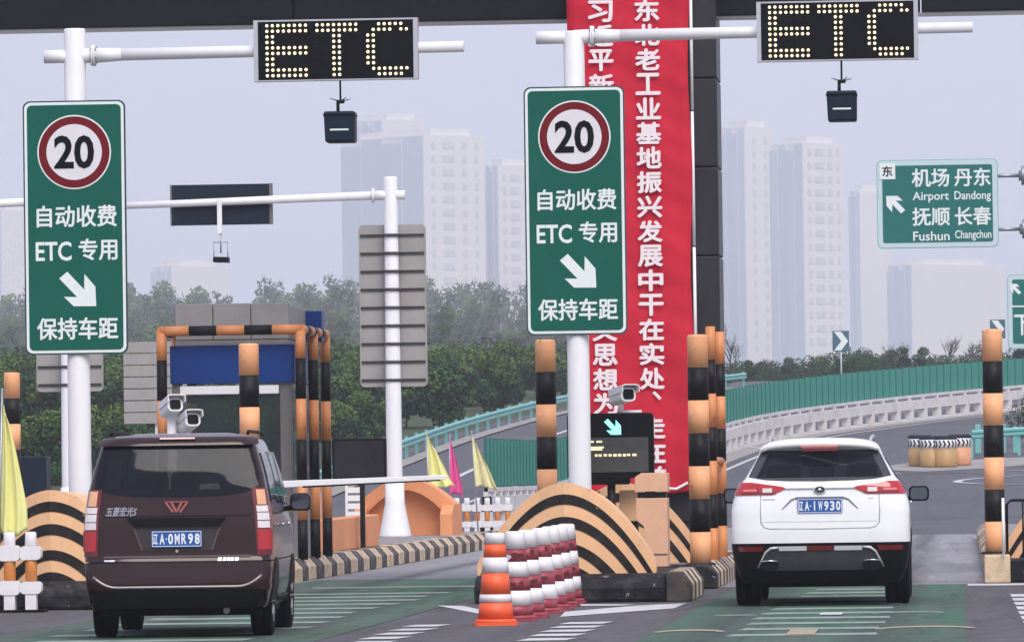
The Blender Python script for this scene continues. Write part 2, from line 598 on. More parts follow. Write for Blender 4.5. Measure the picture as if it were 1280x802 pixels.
def text(name, body, w, h, material, parent, loc, rot=(0, 0, 0), bold=0.02, shear=0.0, fat=None):
    """flat lettering stretched to w x h metres, facing -Y, centred at loc; dense scripts are thickened by
    stacking shifted strokes so that their counters stay open"""
    cjk = any(ord(ch) > 0x2e80 for ch in body)
    if fat is None:
        fat = .022 if cjk else 0
    v, f = text_geo(body, 0.0 if cjk else bold, shear)
    mb = MB()
    d = fat * h
    shifts = [(0, 0)] if not d else [(0, 0), (-d, 0), (d, 0), (0, -d), (0, d), (-d * .7, -d * .7), (d * .7, d * .7)]
    for k, (dx, dz) in enumerate(shifts):
        mb.add([((p[0] - .5) * (w - 2 * d) + dx, -.0004 * k, (p[1] - .5) * (h - 2 * d) + dz) for p in v], f)
    return mb.build(name, material, parent, loc, rot, fix=False)


# ================================================================== the ground
ys = [-60, 0, 60, 120, 160] + list(range(172, 190, 2)) + [190, 220, 260, 300, 330, 347.5, 350, 420, 600, 900, 1300, 2300, 3700]
xs = [-1250, -700, -300, -120, -60, -20, 20, 60, 140, 300, 700, 1250]
mb = MB()
mb.grid([[(x, y, tz(y) - .06) for x in xs] for y in ys], smooth=False)
ground = mb.build('ground', grass_mat)
ground['kind'] = 'structure'

mb = MB()
mb.grid([[(x, y, 0) for x in (-60, -30, 0, 30, 60)] for y in (-30, 20, 50, 79)], smooth=False)
approach = mb.build('approach_road', approach_mat)
approach['kind'] = 'structure'
mb = MB()
mb.grid([[(x, y, 0) for x in (-60, -30, 0, 30, 60)] for y in (79, 110, 137)], smooth=False)
plaza = mb.build('plaza_pavement', concrete_mat)
plaza['kind'] = 'structure'

# the ramp beyond the plaza: left edge follows the roadside guardrail
RAIL = [(-20.4, 150), (-20.4, 205), (-20.3, 230), (-19.8, 262), (-18.0, 295), (-14.0, 322), (-12.0, 331), (-11.2, 335)]
FENCE = [(-11.75, 158), (-11.3, 183), (-10.2, 207), (-8.1, 242), (-4.6, 262), (0.5, 280), (5.5, 293), (13, 306)]


def smooth_path(pts, step=2.0):
    p = np.array(pts, float)
    t = np.arange(len(p))
    tt = np.linspace(0, len(p) - 1, 400)
    # Catmull-Rom
    out = []
    for u in tt:
        i = min(int(u), len(p) - 2)
        f = u - i
        p0, p1, p2, p3 = p[max(i - 1, 0)], p[i], p[i + 1], p[min(i + 2, len(p) - 1)]
        out.append(.5 * ((2 * p1) + (-p0 + p2) * f + (2 * p0 - 5 * p1 + 4 * p2 - p3) * f * f + (-p0 + 3 * p1 - 3 * p2 + p3) * f ** 3))
    out = np.array(out)
    d = np.r_[0, np.cumsum(np.hypot(*np.diff(out, axis=0).T))]
    n = max(2, int(d[-1] / step) + 1)
    s_ = np.linspace(0, d[-1], n)
    return np.c_[np.interp(s_, d, out[:, 0]), np.interp(s_, d, out[:, 1])]


rail_path = smooth_path(RAIL, 2.0)
fence_path = smooth_path(FENCE, 1.0)


def rail_x(Y):
    return float(np.interp(Y, rail_path[:, 1], rail_path[:, 0]))


yy = [137, 145, 155, 165] + list(range(172, 350, 2)) + [352, 360, 372, 380]
mb = MB()
rows = []
for y in yy:
    xl = rail_x(y) - 1.0 if y > 150 else -22
    rows.append([(xl + (60 - xl) * k / 6, y, tz(y)) for k in range(7)])
mb.grid(rows, smooth=False)
ramp = mb.build('ramp_road', road_mat)
ramp['kind'] = 'structure'


def strip(name, pts, w, material, parent, lift=.008, off=0.0):
    p = np.array(pts, float)
    t = np.gradient(p, axis=0)
    t /= np.linalg.norm(t, axis=1)[:, None]
    n = np.c_[t[:, 1], -t[:, 0]]
    c = p + n * off
    ws = np.linspace(1, 1, len(p)) * w / 2
    rows = [[(*(c[i] - n[i] * ws[i]), tz(c[i][1]) + lift), (*(c[i] + n[i] * ws[i]), tz(c[i][1]) + lift)] for i in range(len(p))]
    mb = MB()
    mb.grid(rows, smooth=False)
    return mb.build(name, material, parent)


def sheet(name, pts, material, parent, lift=.008):
    mb = MB()
    mb.add([(x, y, tz(y) + lift) for x, y in pts], [tuple(range(len(pts)))])
    return mb.build(name, material, parent)


# green lane coatings
sheet('lane_coating', [(-2.78, 40), (0.02, 40), (0.02, 78.9), (-2.78, 78.9)], green_mat, approach, .004)
sheet('lane_coating', [(-8.9, 40), (-5.65, 40), (-5.65, 78.9), (-8.9, 78.9)], green_mat, approach, .004)
sheet('lane_coating', [(-8.9, 79.02), (-5.9, 79.02), (-6.4, 88), (-8.9, 88)], green_mat, plaza, .004)

# cross stripes in the lanes
for i in range(11):
    y = 55.4 + i * 2.05
    if y > 77.8:
        break
    k = max(0, (y - 58) / 20)
    x0, x1 = -2.05 + .25 * k + random.uniform(-.05, .05), -.72 + .1 * k + random.uniform(-.04, .04)
    sheet('cross_stripe', [(x0, y), (x1, y), (x1 - .02, y + .75), (x0 + .05, y + .75)], worn_mat, approach, .008)
for i in range(13):
    y = 56 + i * 2.1
    x0, x1 = -8.3 + random.uniform(-.1, .1), -6.25 + random.uniform(-.15, .1)
    if y < 78:
        sheet('cross_stripe', [(x0, y), (x1, y), (x1 + .03, y + .7), (x0, y + .7)], worn_mat, approach, .008)
    elif y > 79.2:
        sheet('cross_stripe', [(x0, y), (x1, y), (x1 + .03, y + .7), (x0, y + .7)], worn_mat, plaza, .008)
# painted arcs and blocks of the lane lettering, cut by the frame
for (cx, cy, rx, ry) in ((-2.45, 57.0, .32, 1.0), (-.35, 57.2, .45, 1.1), (-.55, 63.4, .36, .8), (-2.25, 63.2, .22, .5)):
    n = 22
    mb = MB()
    rows = []
    for i in range(n + 1):
        a = math.pi * (i / n) * 1.0
        rows.append([(cx + rx * math.cos(a), cy + ry * math.sin(a), .0085), (cx + (rx - .07) * math.cos(a), cy + (ry - .5) * math.sin(a), .0085)])
    mb.grid(rows, smooth=False)
    mb.build('lane_letter', tan_mat if cy < 60 else worn_mat, approach)
sheet('lane_letter', [(-1.55, 55.6), (-1.3, 55.6), (-1.3, 57.4), (-1.55, 57.4)], tan_mat, approach, .012)
sheet('lane_letter', [(-1.42, 63.0), (-1.2, 63.0), (-1.2, 64.0), (-1.42, 64.0)], line_mat, approach, .012)

# short white dashes either side of the island gore
for i in range(5):
    y = 54.6 + i * 1.45
    sheet('edge_dash', [(-5.32, y), (-4.98, y), (-4.90, y + .75), (-5.24, y + .75)], line_mat, approach, .006)
    sheet('edge_dash', [(-3.84, y + .3), (-3.42, y + .3), (-3.36, y + 1.05), (-3.78, y + 1.05)], line_mat, approach, .006)
# gore outline in front of the middle island
sheet('gore_line', [tuple(gnd(*p)[:2]) for p in ((546, 757), (580, 758), (640, 771), (600, 768))], line_mat, approach, .006)
sheet('gore_line', [tuple(gnd(*p)[:2]) for p in ((700, 771), (706, 765), (800, 757), (858, 754.5), (842, 761))], line_mat, approach, .006)
sheet('gore_line', [tuple(gnd(*p)[:2]) for p in ((716, 758), (722, 755.5), (795, 755.8), (780, 757))], line_mat, approach, .006)
# right of the white car: gore of the next island
sheet('gore_line', [(.05, 77.6), (3.5, 77.2), (3.5, 78.6), (.05, 78.7)], line_mat, approach, .006)
for i in range(9):
    y = 54 + i * 2.1
    sheet('gore_dash', [(.56 - .004 * i, y), (2.4, y), (2.4, y + 1.4), (.55 - .004 * i, y + 1.4)], line_mat, approach, .006)

# ================================================================== haze-free helpers for kerbs and islands
def kerb_block_mesh(length, side, m):
    mb = MB()
    s = side
    poly = [(0, 0), (0, .19), (-.11 * s, .31), (-.32 * s, .31), (-.32 * s, 0)]
    mb.prism(poly, 'y', 0, length, 0)
    return mb.build('kerb_block', m, None, bevel=.012, seg=1)


def kerb_run(parent, x, y0, y1, length, side):
    protos = [kerb_block_mesh(length - .012, side, kerb_black), kerb_block_mesh(length - .012, side, kerb_cream)]
    n = int((y1 - y0) / length)
    for i in range(n):
        o = protos[i % 2] if i < 2 else protos[i % 2].copy()
        if i >= 2:
            COL.objects.link(o)
        o.parent = parent
        o.location = (x + random.uniform(-.008, .008), y0 + i * length, random.uniform(-.008, .004))
        o.rotation_euler = (0, 0, random.uniform(-.006, .006))


def island(name, x0, x1, y0, y1, plinth, label, length_r, nose=True):
    is_ = bpy.data.objects.new(name, None)
    COL.objects.link(is_)
    is_['kind'] = 'structure'
    is_['label'] = label
    mb = MB()
    mb.box(x0 + .3, x1 - .3, y0 + .02, y1, 0, .285)
    mb.build('island_slab', slab_grey, is_, bevel=.02)
    kerb_run(is_, x1, y0, y1, length_r, 1)
    kerb_run(is_, x0, y0, y1, 1.0, -1)
    mb = MB()
    mb.prism([(x0, 0), (x0, .2), (x0 + .12, .30), (x1 - .12, .30), (x1, .2), (x1, 0)], 'y', y0 - .28, y0 - .004)
    mb.build('nose_kerb', plinth_black, is_, bevel=.03)
    if plinth:
        p0, p1 = plinth
        mb = MB()
        xm = x1 - .278
        mb.prism([(p0, 0), (p0, .2), (p0 + .22, .31), (p1, .31), (p1, 0)], 'x', x0 + .02, xm)
        mb.build('plinth', plinth_black, is_, bevel=.04)
        for i, mm in enumerate((kerb_black, kerb_cream, kerb_black, kerb_cream, kerb_black, kerb_cream, kerb_black)):
            ya = p0 + .02 + i * .5
            mb = MB()
            mb.prism([(x1, 0), (x1, .19), (x1 - .1, .33), (x1 - .275, .33), (x1 - .275, 0)], 'y', ya, ya + .49)
            mb.build('kerb_block', mm, is_, bevel=.012, seg=1)
    return is_


island_mid = island('traffic_island', -5.42, -3.0, 78.2, 128, (70.6, 75.2), 'toll island between the two lanes with striped kerb', .5)
island_left = island('traffic_island', -11.45, -9.0, 75.0, 127, (70.2, 74.2), 'toll island carrying the booth behind the brown van', 1.0)
island_right = island('traffic_island', .28, 2.7, 79.8, 128, None, 'toll island right of the white car', 1.0)
island_far = island('traffic_island', -17.5, -15.0, 84, 127, None, 'toll island beyond the left one', 1.0)

# ================================================================== arched nose barriers
ARCH_BANDS = [((.967, .89), (.905, .776)), ((.80, .64), (.70, .517)), ((.56, .35), (.41, .236)), ((.27, .105), (.02, .006))]


def arch_curve(W, H, n=36):
    return [(W * (-1 + 2 * i / n), H * (1 - abs(-1 + 2 * i / n) ** 1.9)) for i in range(n + 1)]


def arch_nose(loc, label, scale=1.0, bands=ARCH_BANDS, depth=2.0):
    t = emp('arch_barrier', loc, label, 'barrier', 'striped arch barriers on the island noses')
    bow = .30
    c = [(x, .13 + z) for x, z in arch_curve(1.0, .89)]
    c = [(c[0][0], 0)] + c + [(c[-1][0], 0)]
    mb = MB()
    fr = [(x, bow * abs(x), z) for x, z in c]
    fl = [(x, bow * abs(x), 0) for x, z in c]
    bk = [(x * .93, depth, z * .96) for x, z in c]
    bl = [(x * .93, depth, 0) for x, z in c]
    mb.grid([fl, fr], smooth=False)
    mb.grid([fr, bk], smooth=True)
    mb.grid([bk, bl], smooth=False)
    mb.build('arch_body', cream_paint, t)
    for (o, i_) in bands:
        co, ci = arch_curve(*o), arch_curve(*i_)
        mb = MB()
        a = [(x, bow * abs(x) - .006, z + .004) for x, z in co]
        b = [(x, bow * abs(x) - .006, z + .004) for x, z in ci]
        a2 = [(x, bow * abs(x) + .004, z + .004) for x, z in co]
        b2 = [(x, bow * abs(x) + .004, z + .004) for x, z in ci]
        mb.grid([b2, b, a, a2], smooth=False)
        mb.build('arch_stripe', stripe_black, t)
    return t


arch_nose((-4.42, 71.1, .305), 'cream arch barrier with black curved stripes behind the cone and water barriers')
arch_nose((-10.13, 70.75, .305), 'cream and black striped arch barrier beside the yellow flag')
arch_nose((-4.25, 80.2, .285), 'striped arch barrier under the red banner, behind the pink cabinet', depth=1.5)
arch_nose((1.5, 80.6, .285), 'striped arch barrier cut by the right edge of the picture')

# ================================================================== striped bollards
def bollard(loc, h, r, bands, label, start=0, drop=0.0):
    t = emp('striped_bollard', loc, label, 'bollard', 'orange and black striped bollards')
    z = 0.0
    n = len(bands)
    for i, b in enumerate(bands):
        z0, z1 = h * b[0], h * b[1]
        mb = MB()
        prof = [(r, z0 + .001), (r, z1 - .001)]
        if i == n - 1:
            prof = [(r, z0 + .001), (r, z1 - .03), (r * .93, z1 - .008), (r * .8, z1), (0, z1 + .004)]
        mb.lathe(prof, 24)
        mb.build('painted_band', orange_paint if b[2] else black_paint, t)
    mb = MB()
    mb.lathe([(r + .06, 0), (r + .06, .02), (r * .9, .03)], 20)
    mb.build('base_plate', black_paint, t)
    return t


def bands(n, top_orange=True):
    out = []
    for i in range(n):
        orange = ((n - 1 - i) % 2 == 0) == top_orange
        out.append((i / n, (i + 1) / n, orange))
    return out


bollard((-5.09, 78.6, .285), 2.79, .125, bands(7), 'striped bollard standing left of the middle sign pole')
bollard((-3.21, 78.45, .285), 2.82, .128, bands(7), 'striped bollard at the right edge of the red banner')
bollard((.40, 79.6, .36), 2.78, .125, bands(7), 'striped bollard on a concrete block right of the white car')
bollard((-9.14, 82, .285), 2.87, .130, bands(7), 'striped bollard rising behind the roof of the brown van')
bollard((-15.05, 101, .285), 2.86, .128, bands(7), 'striped bollard at the left edge above the yellow flag')
# concrete foot under the right-hand bollard
mb = MB()
mb.box(.26, .58, 79.25, 79.9, 0, .35)
o = mb.build('concrete_block', kerb_cream, None, bevel=.02)
tag(o, 'cream concrete block under the rightmost striped bollard', 'block')
# thin white marker pipe and black hoop rail beside it
mb = MB()
mb.cyl((.50, 79.2, .35), (.50, 79.2, 1.05), .018, n=10)
tag(mb.build('marker_pipe', white_paint), 'thin white pipe standing beside the rightmost bollard', 'pipe')
t = emp('hoop_rail', (.55, 80.0, .285), 'low black metal rail above the right arch barrier', 'railing')
mb = MB()
mb.tube([(0, 0, 0), (0, 0, .68), (.05, 0, .73), (1.9, 0, .73)], .018)
mb.build('rail', black_paint, t)
for i in range(5):
    mb = MB()
    mb.cyl((.2 + i * .36, 0, .0), (.2 + i * .36, 0, .72), .012, n=8)
    mb.build('rail_post', black_paint, t)

# ================================================================== lane sign and gantry poles
ARROW = [(300, 472), (262, 503), (345, 590), (283, 588), (328, 632), (433, 633), (430, 543), (380, 484), (378, 556)]
ARROW = [((x - 347) / 171, -(y - 552) / 171) for x, y in ARROW]
E_ = ["11111111", "11111111", "11000000", "11000000", "11111111", "11111111", "11000000", "11000000", "11111111", "11111111"]
T_ = ["11111111", "11111111"] + ["00011000"] * 8
C_ = ["00111110", "01111011", "11000000", "11000000", "11000000", "11000000", "11000000", "11000000", "01111111", "00111110"]


def lane_sign(parent, zc, w=1.2, h=2.95):
    """green panel with rounded corners, white rim and print; faces -Y; its centre is at zc"""
    mb = MB()
    mb.prism([(x, z + zc) for x, z in rrect(w, h, .085)], 'y', -.155, -.125)
    p = mb.build('sign_panel', sign_edge, parent)
    mb = MB()
    mb.prism([(x, z + zc) for x, z in rrect(w - .035, h - .035, .075)], 'y', -.159, -.154)
    mb.build('white_rim', letter_white, p)
    mb = MB()
    mb.prism([(x, z + zc) for x, z in rrect(w - .10, h - .10, .055)], 'y', -.163, -.158)
    mb.build('green_field', sign_green, p)
    cz = zc + h / 2 - .60
    for r, y, mm, nm in ((.432, -.166, letter_white, 'disc_rim'), (.415, -.169, ring_red, 'red_ring'), (.325, -.172, disc_white, 'white_disc')):
        mb = MB()
        mb.lathe([(r, y), (r, y + .004)], 48, (0, 0, cz), axis='y')
        mb.build(nm, mm, p)
    text('speed_number', '20', .47, .39, ink_black, p, (0, -.177, cz), bold=.028)
    text('sign_text', '自动收费', .94, .255, letter_white, p, (.02, -.166, zc + .13), bold=.014)
    text('sign_text', 'ETC', .42, .225, letter_white, p, (-.255, -.166, zc - .275), bold=.02)
    text('sign_text', '专用', .455, .255, letter_white, p, (.265, -.166, zc - .26), bold=.014)
    mb = MB()
    mb.prism([(.02 + x * .43, zc - .715 + z * .43) for x, z in ARROW], 'y', -.168, -.162)
    mb.build('arrow', letter_white, p)
    text('sign_text', '保持车距', .95, .26, letter_white, p, (.015, -.166, zc - 1.175), bold=.014)
    # clamps behind
    for dz in (-1.1, -.4, .4, 1.1):
        mb = MB()
        mb.box(-.5, .5, -.124, -.1, zc + dz - .02, zc + dz + .02)
        mb.lathe([(.135, -.02), (.135, .02)], 18, (0, 0, zc + dz))
        mb.build('clamp', silver_trim, parent)
    return p


def led_board(parent, xc, zc, w=1.9, h=.70, y=-.16):
    mb = MB()
    mb.box(xc - w / 2, xc + w / 2, y, y + .14, zc - h / 2, zc + h / 2)
    p = mb.build('display_case', black_case, parent, bevel=.004)
    f = .045
    for (a, b, c, d) in ((-w / 2 - .006, -w / 2 + f, -h / 2 - .006, h / 2 + .006), (w / 2 - f, w / 2 + .006, -h / 2 - .006, h / 2 + .006)):
        mb = MB()
        mb.box(xc + a, xc + b, y - .012, y + .146, zc + c, zc + d)
        mb.build('case_side', silver_trim, p)
    mb = MB()
    mb.box(xc - w / 2 + f + .002, xc + w / 2 - f - .002, y - .010, y + .146, zc + h / 2 - .014, zc + h / 2 + .005)
    mb.box(xc - w / 2 + f + .002, xc + w / 2 - f - .002, y - .010, y + .146, zc - h / 2 - .005, zc - h / 2 + .008)
    mb.build('case_edge', silver_trim, p)
    dp = .0645
    for L, x0 in ((E_, -.80), (T_, -.215), (C_, .375)):
        mb = MB()
        for r, row in enumerate(L):
            for c, ch in enumerate(row):
                if ch == '1':
                    mb.lathe([(.0, -.008), (.011, -.0075), (.0175, -.004), (.0185, 0)], 8, (xc + x0 + c * dp, y, zc + .29 - r * dp), axis='y')
        mb.build('led_letter', led_amber, p, kind='stuff')
    return p


def antenna(parent, xc, zt):
    """box antenna on a thin hanger under the display"""
    mb = MB()
    mb.cyl((xc, -.08, zt), (xc, -.08, zt - .26), .012, n=8)
    mb.cyl((xc - .03, -.08, zt - .26), (xc - .03, -.08, zt - .36), .02, n=8)
    for dx, dz in ((-.12, .04), (.12, .03), (-.06, .02), (.07, .05)):
        mb.cyl((xc, -.09, zt - .25), (xc + dx, -.1, zt - .25 + dz), .010, .004, n=6)
    mb.lathe([(.045, -.02), (.05, 0), (.045, .02)], 10, (xc, -.08, zt - .25))
    mb.build('hanger', black_paint, parent)
    mb = MB()
    mb.prism([(xc - .18, zt - .37), (xc + .18, zt - .37), (xc + .175, zt - .73), (xc - .165, zt - .73)], 'y', -.30, .05)
    b = mb.build('antenna_box', navy_case, parent, bevel=.025, seg=3)
    mb = MB()
    mb.box(xc - .105, xc + .11, -.308, -.297, zt - .595, zt - .575)
    mb.build('maker_mark', letter_white, b)
    mb = MB()
    mb.box(xc - .185, xc + .185, -.306, .055, zt - .425, zt - .405)
    mb.build('lid_rim', black_case, b)
    return b


def gantry(loc, label, arm_z, top_z, x_left, x_right, board_x, board_z, sign_zc, group='cantilever sign poles over the lanes'):
    t = emp('sign_gantry', loc, label, 'sign gantry', group)
    mb = MB()
    mb.lathe([(.14, 0), (.135, 1.0), (.125, top_z - .02), (.118, top_z), (0, top_z + .002)], 28)
    mb.build('pole', white_paint, t)
    mb = MB()
    mb.box(-.3, .3, -.3, .3, 0, .03)
    mb.build('foot_plate', white_paint, t, bevel=.005)
    # arm: stub, flange, tapered pipe
    mb = MB()
    mb.cyl((x_left, 0, arm_z), (.0, 0, arm_z), .078, n=18)
    mb.cyl((.0, 0, arm_z), (.20, 0, arm_z + .005), .085, n=18)
    mb.cyl((.235, 0, arm_z + .005), (.55, 0, arm_z + .01), .09, .072, n=18)
    mb.cyl((.55, 0, arm_z + .01), (x_right, 0, arm_z + .03), .072, .064, n=18)
    mb.build('arm', white_paint, t)
    for x in (.20, .223):
        mb = MB()
        mb.lathe([(.125, x), (.125, x + .02)], 18, (0, 0, arm_z + .005), axis='x')
        fl = mb.build('flange', white_paint, t)
        mb = MB()
        for k in range(6):
            a = k * math.pi / 3 + .3
            mb.lathe([(.014, -.012), (.014, .032)], 6, (x, .105 * math.cos(a), arm_z + .005 + .105 * math.sin(a)), axis='x')
        mb.build('flange_bolts', steel, fl, kind='stuff')
    lane_sign(t, sign_zc)
    led_board(t, board_x, board_z)
    antenna(t, board_x + .04, board_z - .35)
    for dx in (-.55, .55):
        mb = MB()
        mb.lathe([(.085, -.03), (.085, .03)], 14, (board_x + dx, 0, arm_z + .02), axis='x')
        mb.build('arm_clamp', steel, t)
    return t


gL = gantry((-10.24, 74.0, .285), 'white pole with green 20 sign behind the brown van and its ETC display',
            6.08, 6.40, -.36, 4.55, 3.07, 6.09, 4.08)
gM = gantry((-4.53, 76.0, .285), 'white pole with green 20 sign in front of the red banner and its ETC display',
            6.33, 6.40, -.45, 4.74, 3.14, 6.34, 4.26)


# ---- poles of the opposite direction, seen from behind
def back_gantry(loc, label, arm_left, show_board):
    t = emp('sign_gantry', loc, label, 'sign gantry', 'cantilever sign poles seen from behind')
    mb = MB()
    mb.lathe([(.17, 0), (.15, 1.2), (.125, 6.62), (.115, 6.66), (0, 6.665)], 24)
    mb.build('pole', white_paint, t)
    mb = MB()
    mb.cyl((.27, 0, 6.32), (0, 0, 6.32), .085, n=16)
    mb.cyl((0, 0, 6.32), (-.3, 0, 6.32), .09, n=16)
    mb.cyl((-.34, 0, 6.32), (arm_left, 0, 6.20), .08, .062, n=16)
    mb.build('arm', white_paint, t)
    mb = MB()
    mb.lathe([(.13, -.345), (.13, -.30)], 16, (0, 0, 6.32), axis='x')
    mb.build('flange', white_paint, t)
    # panel back with ribs; the pole runs in front of it
    zc, w, h = 4.28, 1.25, 3.0
    mb = MB()
    mb.prism([(x, z + zc) for x, z in rrect(w, h, .085)], 'y', .16, .19)
    p = mb.build('sign_panel', grey_back, t)
    for i in range(9):
        z = zc + h / 2 - .20 - i * .335
        mb = MB()
        mb.box(-w / 2 + .03, w / 2 - .03, .135, .157, z - .022, z + .022)
        mb.box(-w / 2 + .03, w / 2 - .03, .12, .135, z + .012, z + .026)
        rb = mb.build('rib', rib_dark, p)
        mb = MB()
        mb.lathe([(.165, -.026), (.165, .026)], 16, (0, 0, z))
        mb.build('clamp', rib_dark, p)
    for x in (-w / 2 + .02, w / 2 - .02):
        mb = MB()
        mb.box(x - .014, x + .014, .146, .161, zc - h / 2 + .1, zc + h / 2 - .1)
        mb.build('edge_fold', grey_back, p)
    # splayed concrete foot
    mb = MB()
    fr = []
    for (z, a) in ((0, .30), (.03, .30), (.10, .285), (.45, .215), (.62, .185), (1.0, .175)):
        fr.append((a * 1.0, z))
    mb.lathe(fr, 8)
    mb.build('concrete_foot', white_paint, t)
    if show_board:
        xb = -3.17
        mb = MB()
        mb.box(xb - .94, xb + .94, .085, .22, 5.83, 6.58)
        b = mb.build('display_back', navy_case, t, bevel=.006)
        for e0, e1 in ((.90, .952), (-.952, -.92)):
            mb = MB()
            mb.box(xb + e0, xb + e1, .08, .226, 5.825, 6.585)
            mb.build('case_side', booth_frame, b)
        mb = MB()
        mb.box(xb - .06, xb + .03, -.09, -.04, 5.66, 6.30)
        mb.build('drop_bracket', white_paint, t, bevel=.008)
        mb = MB()
        mb.cyl((xb, -.06, 5.66), (xb, -.06, 5.30), .014, n=8)
        for dx in (-.13, .13):
            mb.cyl((xb + dx, -.06, 5.50), (xb + dx, -.06, 5.14), .010, n=6)
        mb.cyl((xb - .13, -.06, 5.5), (xb + .13, -.06, 5.5), .01, n=6)
        c = mb.build('antenna_frame', steel, t)
        mb = MB()
        mb.prism([(xb - .14, 5.13), (xb + .15, 5.12), (xb + .15, 5.22), (xb - .13, 5.23)], 'y', -.2, .1)
        mb.build('antenna_box', black_case, t, bevel=.01)
    return t


back_gantry((-10.47, 118, .285), 'white pole with grey sign back and splayed concrete foot beside the booth', -5.3, True)
back_gantry((-16.52, 118, .285), 'white pole with grey sign back half hidden behind the left green sign', -4.4, False)

# ================================================================== canopy fascia and its dark column with the banner
t = emp('toll_canopy', (-4.25, 85, 0), 'dark overhead canopy beam across the top with its panelled column', 'canopy')
cw0, cw1 = -.85, 1.08
zj = [0.285, .75, 1.93, 3.11, 4.29, 5.47, 6.65, 7.83, 9.0]
for i in range(len(zj) - 1):
    mb = MB()
    mb.box(cw0, cw1, 0, 1.4, zj[i] + .012, zj[i + 1] - .012)
    mb.build('column_panel', panel_dark, t, bevel=.01)
mb = MB()
mb.box(cw0 + .03, cw1 - .03, .03, 1.37, .29, 8.6)
mb.build('column_core', black_paint, t)
bx = -34.0
i = 0
while bx < 30:
    wdt = 4.2
    mb = MB()
    mb.box(bx + .01, bx + wdt - .01, .35, 1.0, 7.50, 9.2)
    mb.build('fascia_panel', fascia_dark, t, bevel=.015)
    bx += wdt
    i += 1
mb = MB()
mb.box(-33.9, 29.9, .42, .92, 7.475, 7.499)
mb.build('soffit', white_plain, t)

# banner
bt = emp('red_banner', (-4.325, 84.86, 0), 'tall red banner with two columns of white lettering on the dark column', 'banner')
bw = .80
zb0, zb1 = 1.12, 8.3
rows = []
nz, nx = 90, 14
for i in range(nz + 1):
    z = zb0 + (zb1 - zb0) * i / nz
    row = []
    for j in range(nx + 1):
        u = -1 + 2 * j / nx
        edge = .02 * math.sin(z * 2.3 + (u > 0) * 1.7) * abs(u) ** 3
        y = -.05 + .014 * math.sin(z * 5 + u * 3) + .012 * math.sin(u * 9 + z * 1.3) + .008 * math.sin(z * 17 + u * 7)
        row.append((u * bw + edge, y, z + .06 * abs(u) ** 2 * (i == 0)))
    rows.append(row)
mb = MB()
mb.grid(rows)
cl = mb.build('banner_cloth', banner_red, bt)
sm = cl.modifiers.new('thickness', 'SOLIDIFY')
sm.thickness = .004
colA = '习近平新时代中国特色社会主义思想为指导'
colB = '东北老工业基地振兴发展中干在实处、走在前列'
pitch = .3255
ztop = CAM_H + (588 - 14) / 94.0 * .9985
for cx, s_ in ((-.37, colA), (.25, colB)):
    for i, ch in enumerate(s_):
        z = ztop - i * pitch
        if z < zb0 + .15:
            break
        if ch == '、':
            text('banner_character', ch, .12, .12, banner_letter, bt, (cx + .06, -.096, z + .10), bold=.02)
        else:
            text('banner_character', ch, .335, .292, banner_letter, bt, (cx, -.096, z), fat=.036)
mb = MB()
for z0, z1 in ((1.5, 2.6), (2.62, 4.4), (4.42, 6.2), (6.22, 8.2)):
    mb.cyl((bw + .03, -.02, z0), (bw + .028, -.02, z1), .022, n=8)
mb.build('edge_rope', white_plain, bt)
mb = MB()
mb.tube([(bw - .1, -.06, 1.28), (bw - .25, -.12, 1.2), (bw - .5, -.2, 1.22), (bw - .62, -.2, 1.25)], .02, 6)
mb.build('tie_rope', white_plain, bt)

